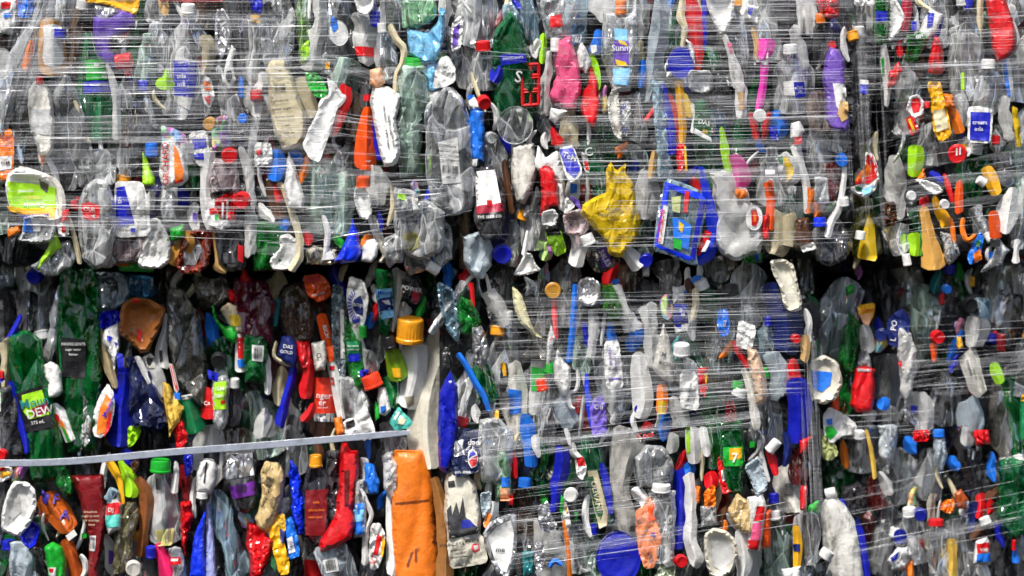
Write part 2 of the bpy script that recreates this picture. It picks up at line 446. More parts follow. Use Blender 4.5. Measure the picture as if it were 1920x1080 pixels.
def extra_has_print(e): return any(q.strip().startswith(('pl', 'tx', 'bc')) for q in ';'.join(e).split(';'))
def build(line, idx, yextra=0.):
    f = line.split('|')
    kind, look, ms, d, geo = f[:5]; extra = ';'.join(f[5:])
    d = float(d); seed = 100+idx*13
    rs = random.Random(seed)
    tilt = (rs.gauss(0, .16), rs.gauss(0, .10))
    g = geo.split()
    typ = g[0][0]
    m = mat(ms)
    clear = ms[0] == 'c'
    style = 'dish' if kind in ('tr', 'cu', 'tb', 'ld') else 'sheet' if kind in ('lb', 'sh', 'wr') else 'pillow'
    crump = {'c': .55, 'k': .6, 'w': .5, 'h': .2, 'f': .4, 'x': .5}[ms[0]]
    if 'smooth' in look or 'jerrycan' in look: crump = .1
    if kind in ('cp', 'ld'): crump *= .5
    if kind in ('sp', 'st', 'hd'): crump *= .8
    if extra_has_print(f[5:]): crump *= .5 if ';tx' in ';'.join(f[5:]) or 'tx ' in f[5] else .7
    if kind in ('bg',) or 'crump' in look or 'crush' in look or 'wrinkl' in look: crump = max(crump*1.35, .34)
    caps = []
    if typ == 'P':
        pts = fl(' '.join(g[1:])); P = np.array(pts)
        cx, cy = P.mean(0)
        T = float(g[0][1:]) if len(g[0]) > 1 else 8.
        T = min(T, 19)
        if style == 'sheet': T = min(T, 12)
        y0 = surf(cx, cy) - d*FRONT + yextra
        V, F, V2 = inflate(pts, T, y0, style, seed, tilt, crump, ms[0] in 'wf', 'jerrycan' in look)
    elif typ in 'LB':
        if typ == 'B':
            (x0, y0_), (x1, y1_) = fl(' '.join(g[1:3])); w = float(g[3]); nk = min(.42*w, 22)
            prof = [(0, .84), (.06, 1), (.3, .94), (.5, 1), (.66, .97), (.78, .74), (.87, None), (.94, None), (1, None)]
            pts = [(x0+(x1-x0)*t, y0_+(y1_-y0_)*t, w*k if k else nk) for t, k in prof]
            if g[4] != '-':
                caps.append((g[4], x1, y1_, nk*1.25, 18, math.degrees(math.atan2(x1-x0, -(y1_-y0_)))))
            flat = .6
        else:
            pts = fl(' '.join(g[1:])); flat = .62
        P = np.array(pts); cx, cy = P[:, 0].mean(), P[:, 1].mean()
        y0 = surf(cx, cy) - d*FRONT + yextra
        V, F, V2 = loft(pts, y0, seed, tilt, crump, flat, ribs=1 if 'ribbed' in look else 0, torn=(kind in ('jg', 'st', 'sc', 'wr', 'bg', 'lb', 'sh') or ms[0] == 'k') and ms[0] != 'f')
    elif typ == 'C':
        cx, cy, r, t = [float(q) for q in g[1].split(',')]
        y0 = surf(cx, cy) - d*FRONT - .006 + yextra
        a = math.radians(t); b = rs.uniform(-.35, .35)
        ax = (math.sin(b)*.8, -math.cos(a), -math.sin(a)*.7)
        V, F = cap_geo(cx, cy, 2*r, min(16, r*1.3), ax, y0); V2 = np.array([(cx+r*q*math.cos(k), cy+r*q*math.sin(k)) for k in range(7) for q in (0, .6, 1)])
    elif typ == 'K':
        cx, cy, w, h, ang = [float(q) for q in g[1].split(',')]
        y0 = surf(cx, cy) - d*FRONT - .006 + yextra
        V, F = cap_geo(cx, cy, w, h, axis_of(ang, rs.uniform(.05, .3)), y0); V2 = np.array([(cx+a, cy+b) for a in np.linspace(-w/2, w/2, 5) for b in np.linspace(-h/2, h/2, 4)])
    elif typ == 'D':
        cx, cy, rx, ry, ang = [float(q) for q in g[1].split(',')]
        y0 = surf(cx, cy) - d*FRONT - .004 + yextra
        R = max(rx, ry); pr = [(0, 0), (.3, .02), (.62, .0), (.7, .05), (.86, .055), (.9, .02), (.955, .03), (.985, .13), (1, .11), (1, -.06), (.96, -.06), (.9, -.03), (0, -.04)]
        V = []; F = []; sg = 56; aa = math.radians(ang)
        for r, z in pr:
            for j in range(sg):
                a = 2*math.pi*j/sg
                ux, uy = rx*r*math.cos(a), ry*r*math.sin(a)
                x = ux*math.cos(aa)-uy*math.sin(aa); y = ux*math.sin(aa)+uy*math.cos(aa)
                slope = (math.sqrt(max(0, 1-(min(rx, ry)/R)**2)))*(ux if rx < ry else uy)*.5
                V.append(at(cx+x, cy+y, y0-z*R*.55/1000+slope/1000+tilt[1]*y/2000+.0012*math.sin(a*3+seed)*r))
        for i in range(len(pr)-1):
            for j in range(sg):
                a, b = i*sg+j, i*sg+(j+1) % sg
                F.append((a, b, b+sg, a+sg))
        V = np.array(V); V2 = np.array([(cx+rx*q*math.cos(k), cy+ry*q*math.sin(k)) for k in range(9) for q in (0, .3, .6, .9)])
    elif typ == 'G':
        p = fl(' '.join(g[1:])); cx = sum(q[0] for q in p)/4; cy = sum(q[1] for q in p)/4
        y0 = surf(cx, cy) - d*FRONT
        V = np.zeros((0, 3)); F = []; V2 = []
        def bar(a, b, w=5):
            nonlocal V, F, V2
            v, f_, v2 = loft([(a[0], a[1], w), ((a[0]+b[0])/2, (a[1]+b[1])/2, w), (b[0], b[1], w)], y0, seed, (0, 0), .12, .8, M=8)
            F = F+[tuple(k+len(V) for k in q) for q in f_]; V = np.vstack([V, v]); V2 += list(v2)
        a, b, c, e = [np.array(q) for q in p]
        bar(a, e); bar(b, c); bar((a+b)/2*.98+(c+e)/2*.02, (c+e)/2, 4)
        for t in (0, .27, .33, .62, .68, 1): bar(a+(e-a)*t, b+(c-b)*t)
        V2 = np.array(V2)
    mark(V2)
    ex = [q.strip() for q in extra.split(';') if q.strip()] if extra else []
    kinds = [q for q in ex if not q.startswith('lm')]
    org = np.array(at(cx, cy, y0))
    nm, cat, body = KIND[kind]
    if kinds or caps:
        root = bpy.data.objects.new(nm, None); COL.objects.link(root); root.location = org; root.empty_display_size = .02
        rd = dict(root=root, o=org)
        mesh_obj(body, V, F, m, root, org)
    else:
        root = mesh_obj(nm, V, F, m, None, org); rd = dict(root=root, o=org)
    root['category'] = cat; root['group'] = GROUP[kind]
    host = Host(V, F, y0)
    layer = 0; lastpl = root
    for q in kinds:
        a = q.split()
        if a[0] == 'pl':  # print, plus dark patches painting the shade inside a tube mouth, neck and tag hole
            layer += 1
            pp = fl(' '.join(a[2:]))
            if a[1] in ('c', 'Yc', 'DK'): mm = mat('c:'+(a[1] if a[1] != 'c' else 't'))
            elif a[1] in ('K', 'K2', 'k2'): mm = mat('p:'+a[1])
            else: mm = mat(('f:' if a[1] == 'S' else 'p:')+a[1])
            sz = max(np.ptp(np.array(pp)[:, 0]), np.ptp(np.array(pp)[:, 1]))
            v2, f2, _ = tri_fill(pp, min(max(sz/9, 1.6), 4.5), np.random.RandomState(seed+layer), 0)
            host_off = .0011+.0005*layer
            lastpl = decal(host, 'print_or_shade_panel', v2, f2, mm, rd, host_off)
        elif a[0] == 'tx':
            x, y, size, rt = [float(k) for k in a[1:5]]; s = ' '.join(a[6:])
            tv, tf = text_mesh(s, size*1.25)
            decal(host, 'lettering', rot2(tv, x, y, rt), tf, mat('p:'+a[5]), rd, .0015+.0005*(layer+1)+.0013)
        elif a[0] == 'bc':
            x, y, w, h, rt = [float(k) for k in a[1:6]]
            v, f2 = [], []; u = -w/2; r2 = random.Random(seed)
            while u < w/2-.6:
                bw = r2.choice((.5, .9, 1.4)); n = len(v)
                v += [(u, -h/2), (u+bw, -h/2), (u+bw, h/2), (u, h/2)]
                v = v[:n]+[(u, -h/2+h*k/4) for k in range(5)]+[(u+bw, -h/2+h*k/4) for k in range(5)]
                f2 += [(n+k, n+5+k, n+6+k, n+1+k) for k in range(4)]
                u += bw+r2.choice((.7, 1.2))
            decal(host, 'barcode', rot2(v, x, y, rt), f2, mat('p:K'), rd, .0015+.0005*(layer+1)+.0003)
        elif a[0] in ('ray', 'ray2'):
            x, y, r = [float(k) for k in ' '.join(a[1:]).replace(',', ' ').split()[:3]]; v, f2 = [], []
            for k in range(13):
                an = math.radians(100+k*13 if a[0] == 'ray' else 85+k*13); n = len(v)
                for rr in (.62, 1.): v += [(x+r*rr*math.cos(an-.05)*.9, y+r*rr*1.5*math.sin(an-.05)), (x+r*rr*math.cos(an+.05)*.9, y+r*rr*1.5*math.sin(an+.05))]
                f2.append((n, n+1, n+3, n+2))
            decal(host, 'sunburst_print', v, f2, mat('p:B'), rd, .0015+.0005*(layer+1))
        elif a[0] == 'cap':
            x, y = [float(k) for k in a[2].split(',')] if ',' in a[2] else (float(a[2].rstrip(',')), 0.); w, h = [float(k) for k in a[3].split(',')]
            caps.append((a[1], x, y, w, h, float(a[4])))
    for c, x, y, w, h, ang in caps:
        cc = mat(('c:' if c in ('tg', 't') else 'h:')+c)
        cv, cf = cap_geo(x, y, w, h, axis_of(ang, rs.uniform(.05, .25)), y0-.006)
        mesh_obj('bottle_cap' if kind != 'tu' else 'nozzle', cv, cf, cc, root, org)
        mark([(x, y), (x+5, y), (x-5, y)])
    lm = [q for q in ex if q.startswith('lm')]
    THINGS.append(dict(look=look, lm=(lm[0][2:].strip() or True) if lm else None, x=cx, y=cy, root=root, kind=kind))
    return root
DATA = r"""
sc|white crinkled scrap with pink and blue print|w:W|0|P 0,0 32,0 30,40 22,62 0,60|pl R 4,6 22,4 20,16 4,18;pl b 8,26 22,24 20,32 8,34
wr|bright blue wrapper corner|w:b|0|P 32,-6 66,-6 58,30 36,33|
ld|round milky lid seen almost flat|k:W|2|D 2,120,22,30,5|lm the milky lid at the left edge
st|long crinkled grey film fold|c:s|1|L 88,-10,34 62,60,40 34,130,40 14,190,34 2,250,22|
st|thin orange printed sliver|w:O|1|L 58,76,5 52,100,12 48,132,10|
bt|narrow grey bottle with red code print|c:s|0|L 66,60,16 64,100,18 62,150,16|pl R 58,70 64,80 62,100 57,92
bt|amber bottle with blank white oval label|h:A|1|L 98,34,30 96,60,36 98,110,42 96,142,36|pl W 80,48 100,44 115,50 113,80 117,108 112,120 100,125 84,122 78,108 81,80;lm
tu|dirty white squeeze bottle with red nozzle|h:WD|2|P20 72,157 80,157 92,172 98,195 101,232 99,275 92,286 74,286 66,262 56,228 54,196 56,172 64,158|cap R 74,150 14,14 0;pl g2 58,205 95,205 95,255 60,250;lm
sh|large flattened grey sheet of clear plastic|c:s|-1|P22 92,148 128,146 145,180 168,262 175,330 130,352 96,330 92,240|lm the flattened grey sheet
st|narrow cream edge strip|h:C|0|L 140,188,5 152,220,6 168,266,6|
wr|orange wrapper with a white banner and red print|w:O|1|P 0,243 20,244 26,262 25,300 23,330 0,336|pl W 0,294 24,292 22,316 0,320;tx 12 258 9 0 R Can;tx 12 275 7 180 R Canola;tx 11 306 8 190 K Mea;lm
tb|bright orange folded tub|h:Y2|1|P 160,-8 262,-8 258,10 252,27 225,18 200,8 165,4|lm
sc|silver grey label scrap|f:S|2|P 178,10 224,18 214,30 184,40|
jg|purple squashed bottle|h:P|1|P24 178,34 200,36 225,20 252,30 250,52 228,66 210,76 209,90 222,106 222,128 205,124 186,104 178,70|lm
cp|bright red cap on its side|h:R|2|K 233,114,28,30,80|
bt|dark green lemonade bottle with a blue band|c:G|1|L 166,60,18 168,95,26 174,120,48 180,150,58 182,185,66 184,225,62 188,262,40|pl g3 158,112 190,110 195,124 204,148 160,150 158,130;pl B 154,152 206,150 209,172 153,174;pl W 176,117 184,117 184,123 180,125 176,122;tx 196 140 10 70 W SP;tx 188 159 5 0 W INGREDIENTS;lm
st|curved cream white strip|h:W|2|L 200,120,5 214,160,12 218,205,13 220,262,15|
st|green printed film ribbon|w:G|0|L 268,-6,14 258,30,18 252,65,14 246,120,18|pl W 252,40 258,38 256,52 252,56
bt|clear bottle with a pale green cap|c:tg|0|B 272,160 276,72 34 tg|
bt|clear bottle with white cap and deep blue cream soda label|c:t|1|B 345,225 353,16 70 W|pl W 326,105 367,113 368,150 360,180 354,206 324,190;pl B 323,112 367,115 367,150 361,182 324,178;tx 339 142 10 0 W oda;tx 339 157 10 0 W oté;tx 338 117 5 5 W Diet;lm
cp|lime green funnel cap|h:g|2|L 312,130,5 312,145,12 310,155,28 310,168,26|
bt|ribbed clear bottle with a red cap|c:t|1|B 240,205 240,132 28 R|
sc|small crumpled blue plastic lump|h:B|1|P 256,150 278,152 276,172 262,175|
bt|flattened translucent brown bottle|c:N|0|L 242,192,22 242,230,26 240,275,20|
st|pale jagged shard with white edges|c:t|1|L 274,170,12 280,205,10 292,240,6|
ld|crumpled silver foil lid with scribbles|f:S|2|P8 406,20 420,20 431,40 434,62 428,85 416,108 405,92 404,60|pl k 412,45 424,40 426,44 414,50;lm
bt|pale cream oval bottle|k:C|1|L 384,66,14 392,90,28 388,118,20 382,140,8|
hd|white looped pull tag|h:W|3|P6 434,86 442,95 436,118 441,148 430,165 417,148 424,118 430,98|pl K 426,134 434,132 436,146 430,156 423,146;lm
wr|small orange and white sachet|w:W|2|P8 384,143 396,150 402,180 393,201 382,190 377,160|pl O 382,152 394,155 396,170 384,168;pl R 382,182 396,180 393,199;tx 389 163 6 80 R JAM
st|short bright blue stick|h:b|1|L 452,143,8 451,182,9|
cp|small blue cap facing out|h:b|2|C 455,222,9,10|
cp|rusty brown ring cap|h:A|2|C 393,232,12,20|
wr|red foil edge strip|w:R|1|L 290,-2,6 350,-1,7 420,0,6|
sc|splinter of tan wood|h:T|1|L 304,-6,12 307,14,14 308,30,8|
sc|blue corner scrap with tan edge|w:B|1|P 466,-5 494,-5 490,26 474,22|pl T 470,28 490,30 488,44 472,42
bt|crushed clear bottle with white creases|c:t|0|L 420,150,20 436,200,34 448,250,26|
wr|crumpled rainbow sweet wrapper|x:R|2|P10 303,236 320,240 345,250 352,272 330,276 306,268|
wr|crinkled blue and white crisp packet|w:W|1|P10 356,250 388,246 392,300 376,312 358,290|pl B 360,262 386,258 388,276 362,280;pl B 362,290 386,286 384,300 366,298
bt|grey clear bottle with tall shoulders|c:t|-1|L 300,40,30 300,90,38 302,135,34|
cu|translucent grey tall tub|c:s|0|P22 486,4 540,0 552,30 548,120 520,135 496,125|
st|translucent light green strip|c:g|1|L 566,-6,12 568,50,20 569,90,18 566,120,8|
st|milky white folded strip|k:W|1|L 600,-6,14 598,50,22 592,90,24 584,132,30|
sc|lime torn film scrap|w:g|0|P 562,80 582,78 580,112 566,116|
wr|bright green oval packet|w:g3|2|P10 572,137 592,136 606,152 613,172 604,183 590,178 578,162|lm
jg|tattered cream bottle covered in fine print|h:C|2|P20 500,132 512,117 535,118 548,145 560,185 572,218 570,250 560,270 532,276 516,245 508,205 505,165|bc 527 166 20 14 5;tx 526 190 6 5 K ingredients;tx 530 205 6 5 K water sugar;tx 535 220 6 5 K lemon juice;tx 540 235 6 5 K salt;tx 543 250 6 5 K 750 ml;lm
st|cream folded paper strip|h:C|1|L 552,150,26 570,190,32 584,222,20|
tr|crumpled white spoon shaped tray|h:W|3|P12 612,150 628,160 638,178 647,181 644,194 630,206 624,232 612,264 600,298 582,292 570,268 580,242 596,212 600,190 618,178|lm
ld|white lid with a blue and green picture|h:W|2|D 635,62,18,24,-10|pl b 623,30 632,38 634,52 626,62 620,48
tr|crumpled white dish under the top edge|h:W|2|P12 664,-6 702,-6 700,14 690,28 672,24|
bt|milky bottle neck with a red band|k:W|1|L 668,24,24 682,42,34 688,62,40 682,82,34 684,120,24|pl R 664,86 700,88 700,106 668,104
sc|blue plastic corner|h:B|1|P 690,20 712,22 710,52 696,48|
bt|grey clear bottle with small white cap|c:s|1|B 722,150 716,52 32 W|
st|wavy cream rim strip|h:C|2|L 730,46,8 742,72,10 757,92,10 754,118,9 744,140,9 742,172,8|
bg|pale green translucent bag|c:g2g|1|P22 752,-6 812,-6 820,18 806,42 782,56 756,52|lm
bg|light blue crumpled carrier film|w:lb|2|P16 760,56 798,60 818,42 824,14 833,22 831,70 820,112 795,118 772,98|lm
st|grey film sliver|c:s|1|L 836,50,10 845,85,14 850,110,8|
bt|clear grey green bottle with a bright green cap|c:tg|1|P24 760,128 794,130 806,155 803,210 790,250 792,320 750,326 744,250 752,200 745,158|cap g3 777,120 36,24 3;lm
lb|crumpled white paper label with a dark stamp|w:W|3|P8 826,110 840,106 852,128 853,152 832,162 812,164 818,130|pl k 828,114 838,112 840,124 830,127;lm
sc|torn light blue label|w:lb|2|P8 800,122 825,118 828,162 806,168|
bt|large domed clear bottle|c:t|0|L 895,-10,80 895,40,84 885,90,60|lm the large domed clear bottle
wr|purple magazine page curled edge|w:W|2|P8 846,48 870,20 864,90 847,96|pl P 850,56 862,42 858,84 848,90
bt|clear bottle with a red ring neck|c:t|2|B 912,170 906,86 52 R|
bt|round clear bottle base|c:t|1|L 868,88,30 872,125,56 885,165,50|
cp|royal blue oval cap|h:B|3|L 938,124,14 932,140,22 924,154,14|
cp|bright red cap tilted forward|h:R|3|C 907,192,13,35|lm
bt|blue bottle with a clear shoulder|h:b|2|P22 884,204 906,208 908,250 906,300 888,302 878,290 879,230|pl W 878,190 890,182 904,206 884,204;lm
bt|green lemonade bottle beside the red lattice|c:G|1|P24 932,60 958,20 978,60 992,110 1002,160 1000,215 940,225 928,180 925,120|pl B 938,104 984,102 988,118 940,124;tx 972 146 24 -10 W S;tx 962 111 5 4 W INGREDIENTS;lm
cu|clear dome cup with a hard rim|c:t|3|D 966,235,34,36,10|lm
wr|green leaf printed packet corner|w:W|2|P 968,203 990,206 1000,240 982,250|pl g 974,208 990,210 992,224 980,222
rk|red plastic lattice panel|h:R|3|G 980,122 1010,120 1010,196 980,198|lm
bt|clear bottle with ridged neck|c:t|0|L 920,248,26 918,300,44 922,350,40|
cp|clear screw cap ring|c:t|3|C 921,258,11,20|
jg|pale blue bottle shard with deep blue top|c:lb|2|P12 944,10 960,2 974,30 972,58 955,68 942,45|pl B 958,0 975,4 978,20 966,14
st|translucent pale blue sliver|c:lb|1|L 988,-4,16 992,35,24 1000,75,16|
bg|crumpled clear bag with a red label inside|c:t|1|P18 1010,-6 1070,-6 1078,30 1070,72 1030,72 1016,40|pl R 1030,32 1052,28 1056,50 1032,54
bt|pink crumpled bottle with a pale cap|h:M2|2|P24 1047,80 1070,75 1080,110 1087,172 1078,203 1050,196 1031,184 1036,160 1044,138 1040,100|cap W 1041,84 18,26 0;lm
bt|tall milky bottle edge|k:W|1|L 1030,96,10 1024,150,14 1020,215,20|
sc|white folded triangular shard|h:W|3|P8 1033,203 1063,208 1040,232 1030,222|
st|bright red narrow wedge|h:R|2|L 1036,238,4 1040,254,14 1046,272,20|
jg|cream wrinkled bottle side|k:C|1|L 1062,200,14 1068,235,26 1074,275,28|
bt|slim lime bottle|h:g|0|L 1020,62,8 1018,90,12 1016,120,8|
jg|crumpled white torn spout|h:W|3|P10 1091,80 1101,96 1109,118 1099,136 1085,126 1082,100|
sp|red scoop with a ribbed bowl|h:R|3|P14 1102,110 1112,132 1121,160 1124,200 1120,222 1112,235 1098,226 1088,198 1094,172 1104,160|lm
ld|lime green lid standing on edge|h:g|1|D 1114,138,12,36,-8|
bt|blue and white bottle top|h:b|1|L 1122,55,10 1120,80,16 1114,100,22|pl W 1106,84 1118,84 1120,96 1110,100
bt|clear shampoo bottle with an orange cap and dark wavy label|c:t|1|P24 1134,30 1190,30 1194,100 1180,165 1150,168 1130,110|cap O 1164,13 22,26 0;pl lb 1151,54 1176,56 1175,78 1152,76;pl P 1150,78 1178,78 1178,122 1151,122;pl Y 1158,76 1172,80 1176,88 1162,84;pl Y 1152,112 1172,118 1176,126 1156,124;pl lb 1148,130 1180,130 1178,162 1150,160;tx 1165 92 13 0 W Sunny;lm
bt|cream pointed bottle|k:C|1|L 1200,76,10 1196,105,18 1188,135,12|
bt|narrow bright blue bottle|h:b|1|L 1206,112,8 1203,140,12 1200,165,8|
bt|tall pale translucent bottle|k:lb2|2|L 1236,-4,20 1238,50,34 1228,100,24 1224,150,30 1216,190,26|lm
bt|dark green upright bottle|c:G|0|L 1262,-4,30 1262,40,34 1258,90,24|
st|cream knotted strip|h:C|2|L 1280,-4,8 1277,30,12 1284,55,10 1279,88,6|
st|tall red tapered strip|h:R|2|L 1294,-4,14 1302,40,26 1306,90,22 1304,142,10|lm
st|thin royal blue strip|h:B|1|L 1322,-4,7 1321,50,10 1320,95,8|
bt|small green bottle|c:g3|1|L 1322,88,14 1330,110,24 1338,132,16|
ld|round royal blue lid|h:B|3|D 1277,117,25,30,0|lm
sc|white petal scrap beside the blue disc|h:W|3|P8 1287,74 1298,82 1303,100 1302,118 1295,105|
tr|large white pointed tray|h:W|1|P14 1324,-6 1376,-6 1374,30 1366,48 1352,66 1340,44 1330,20|lm
st|white strip tipped pink|h:W|2|L 1358,66,8 1370,100,10 1378,130,16 1384,165,14|pl M2 1362,78 1372,82 1374,100 1368,98
cu|small clear pot|c:t|1|P18 1290,132 1334,134 1336,165 1322,176 1294,170|
tr|grey stained oval dish on edge|h:WD|3|P14 1150,166 1160,176 1161,200 1166,262 1152,252 1141,215 1140,188|lm
lb|white label with blue sun rays|w:W|2|P8 1164,190 1180,192 1182,215 1176,252 1164,250 1160,215|ray 1176,222 20|
jg|grey folded clear bottle|c:t|1|L 1190,175,20 1196,220,26 1192,265,26|
pn|pale blue clear box side|c:lb|2|P16 1224,155 1244,158 1252,210 1262,330 1236,332 1228,250|
st|blue tapered rail|h:B|3|L 1244,158,6 1250,200,12 1256,250,16 1260,290,12|
st|thin crimson rail|h:R|2|L 1256,176,5 1264,215,13 1270,268,15|
bt|slim amber yellow bottle|h:Y2|2|L 1272,150,12 1277,200,14 1280,250,11 1278,270,8|
st|bright yellow sliver|h:Y|3|L 1284,175,5 1290,196,11 1294,220,8|
wr|dark green coffee packet with white hem|w:G|3|P12 1303,192 1320,187 1330,205 1335,240 1332,256 1300,238 1304,215|pl W 1303,240 1333,258 1335,266 1300,250;pl Y 1318,242 1328,244 1326,252 1316,248;tx 1320 230 10 -12 W DAS;lm
st|white curved sliver|h:W|3|L 1296,195,8 1304,220,10 1298,250,6|
bt|dark clear bottle with milky shoulder|c:d|0|L 1345,140,32 1350,175,42 1352,215,36|
bt|teal blue bottle neck|c:b|1|L 1342,205,30 1346,235,24 1344,262,12|
bg|white and gold twisted bag|w:W|2|L 1378,120,14 1386,150,22 1392,185,20 1390,220,14|pl T 1384,172 1396,174 1396,204 1386,206
st|bright lime strip|h:g|3|L 1352,238,6 1358,270,12 1362,300,11 1368,325,8|
hd|magenta comb handle|h:M|3|L 1436,72,30 1434,95,26 1428,112,8|lm
st|magenta stick with a pale oval|h:M|2|L 1434,110,13 1432,150,11 1426,190,12 1420,208,8|pl W 1428,98 1440,98 1440,122 1428,122
cp|white round cap facing out|h:W|3|C 1425,217,12,10|lm
st|red lever|h:R|2|L 1408,210,8 1414,238,12 1420,262,8|
sc|blue and white crumpled scrap|w:W|1|P 1400,8 1424,14 1420,46 1404,38|pl B 1402,14 1412,16 1408,30 1402,26
sc|curved tan stick|h:T|2|L 1410,52,6 1418,80,8 1418,112,5|
bg|crumpled red bag|w:R|1|P18 1530,-6 1574,-6 1573,28 1556,34 1540,30|lm
bt|grey clear bottle with an orange cap|c:d|1|B 1550,120 1538,34 34 O|
bt|clear bottle with white cap and small blue label|c:t|2|B 1490,215 1482,92 64 W|pl W 1470,152 1512,150 1512,180 1472,178;pl B 1488,154 1510,152 1512,180 1492,184;tx 1500 163 5 8 W Tasti;tx 1501 171 5 8 W Life;lm
jg|tall cream white bottle side|k:W|1|L 1486,50,16 1500,90,18 1508,130,12|
jg|purple flattened bottle with a white label|h:P2|2|P22 1557,93 1572,100 1582,116 1585,145 1583,180 1591,236 1580,241 1558,238 1550,220 1547,170 1543,150 1548,115|pl W 1560,157 1584,158 1586,195 1576,215 1566,200;pl T 1574,188 1588,192 1589,222 1576,230 1568,214;lm
cp|red stopper|h:R|1|L 1556,78,12 1562,92,14|
bt|dark grey bottle with white cap|c:d|2|P22 1600,68 1624,68 1640,90 1640,160 1630,240 1618,300 1600,290 1592,180 1594,100|cap W 1611,58 20,18 0;pl W 1610,150 1626,152 1626,160 1610,158;pl B 1610,158 1626,160 1624,178 1609,176;lm
lb|blank white label|w:W|2|P8 1602,-6 1642,-6 1640,8 1604,12|
bt|bright green bottle with blue banding|c:g3|2|P20 1641,-6 1668,-6 1666,60 1660,82 1642,84 1637,50|pl B 1640,22 1664,22 1664,40 1640,42;lm
tr|white folded tray edge|h:W|1|P12 1668,-6 1682,2 1696,32 1690,52 1666,80 1668,30|
st|dull red tapered strip|h:R2|2|L 1702,-6,16 1698,28,18 1692,58,12|
st|white strip with green and blue rims|h:W|2|L 1656,82,8 1660,120,14 1664,160,12 1662,200,6|pl g3 1652,110 1657,108 1658,140 1655,142
tu|white squeeze bottle with a blue oval|h:W|2|P14 1744,18 1768,28 1756,58 1740,75 1724,62 1732,38|pl B 1738,24 1750,26 1746,50 1736,54;lm
bt|green end of a squeeze bottle with white digits|c:g3|2|P14 1724,62 1740,72 1722,112 1706,120 1698,110 1702,70|tx 1722 70 8 20 W 009
st|navy blue wing|h:B|2|L 1766,28,8 1758,52,12 1748,76,10|
bt|small red bottle standing behind film|h:R|2|P18 1752,70 1762,74 1768,100 1770,128 1764,138 1742,136 1742,112|lm
sc|crumpled red scrap|w:R|2|P 1684,118 1692,130 1682,156 1666,166 1668,135|
bt|huge bright red bottle|h:R|2|P24 1850,-6 1884,-6 1894,25 1903,55 1903,88 1890,104 1872,113 1862,90 1856,50|lm
st|white plastic rim beside the red bottle|h:W|2|L 1900,40,5 1908,70,6 1904,92,5 1888,110,5|
bt|clear bottle with a white cap behind fine film|c:t|1|B 1850,215 1853,120 58 W|
st|blue and white label ribbon|w:W|2|L 1880,106,12 1890,140,14 1896,190,10|pl b 1878,112 1886,110 1896,180 1890,184
bt|white oval bottle side|k:W|2|L 1885,180,14 1888,220,22 1894,262,14|
st|yellow printed ribbon|w:Y|2|L 1902,200,8 1906,235,9 1910,275,8|
lb|deep blue cream soda label with white border|w:W|3|P10 1816,204 1830,200 1860,206 1860,230 1856,266 1816,264|pl B 1819,210 1857,211 1854,265 1818,262;tx 1836 230 9 0 W cream;tx 1834 242 9 0 W oda;lm
ld|white crumpled lid with a red ring|h:W|2|P10 1706,182 1722,178 1732,192 1730,215 1712,222 1700,205|pl R 1710,186 1722,184 1726,196 1722,210 1712,212 1708,198
wr|yellow and black snack pack|w:Y2|2|P12 1740,157 1762,156 1768,180 1775,205 1784,252 1762,262 1750,240 1745,200|pl C 1748,208 1770,205 1778,240 1756,248;lm
sc|black and red folded scrap|w:K|2|P 1728,176 1744,176 1748,225 1734,232|pl R 1732,190 1742,190 1742,202 1733,204
wr|red and yellow striped wrapper|w:R|3|P8 1698,222 1712,218 1724,246 1708,254|pl Y 1702,224 1706,222 1716,248 1712,250
sc|orange red lump|h:O|2|P12 1768,176 1786,178 1790,200 1774,202|
bt|orange curled strip of bottle|h:O|2|L 1780,200,12 1792,222,16 1802,250,14|
bt|white crumpled bottle near the snack pack|k:W|2|L 1790,180,18 1802,205,26 1806,235,20|
bt|clear bottle with a yellow streak|c:t|0|L 1808,60,44 1808,120,50 1806,190,40|pl g 1802,136 1808,136 1808,168 1802,168
jg|white bottle lower end with red disc|h:W|2|P14 1484,232 1500,228 1508,246 1498,262 1482,258|pl R 1488,258 1502,256 1503,270 1490,272
sc|tiny navy scrap|w:B|2|P 1442,240 1456,238 1460,262 1446,266|
bt|clear bottle with brownish residue|c:N2|1|L 1528,170,30 1534,205,38 1538,248,28|
bt|black crushed bottle|h:K|0|L 1476,-4,34 1478,40,30 1472,72,18|
st|white bottle edge|k:W|1|L 1496,-4,6 1500,40,8 1500,66,6|
bx|red and white carton corner|w:W|1|P10 70,270 97,270 94,286 88,302 80,320 72,296|pl R 71,276 95,274 90,286 74,288;pl O 74,290 88,288 82,312
st|creased white ribbon|h:W|2|L 90,298,9 98,312,8 104,330,11 108,352,8|
tb|margarine tub with a green and yellow label turned upside down|h:W|2|P18 18,330 34,318 70,324 98,336 112,352 119,376 117,402 106,417 88,414 60,408 38,402 20,385 14,352|pl g 17,341 60,344 104,352 106,390 80,402 24,392 18,370;pl Y2 16,386 50,392 104,388 104,412 86,410 40,402 22,396;pl d 74,336 92,346 88,362 76,352;tx 68 405 9 184 B Meadowlea;tx 66 384 11 182 W Canola;tx 62 371 8 182 Y omega 3;tx 50 359 8 182 W spread;lm
hd|dirty white plastic hoop|h:WD|3|L 35,314,5 62,322,8 90,334,10 108,350,11 115,376,11 114,408,10|
cu|clear pot with a blue and white label|c:t|3|P16 46,406 80,404 101,412 104,430 96,450 74,456 38,452 36,446 44,436|pl b 46,412 60,408 62,436 46,436;pl W 62,414 78,412 76,434 63,434;lm
sc|orange torn scrap|h:O|2|P 14,430 38,422 40,436 16,446|
sc|lime green torn wedge|h:g|3|P8 103,435 110,452 114,464 96,480 72,501 78,484 90,462 97,444|lm
bg|clear bag bulging below the green wedge|c:t|2|P24 60,498 85,480 112,460 128,450 138,466 144,484 130,502 106,512 84,512|
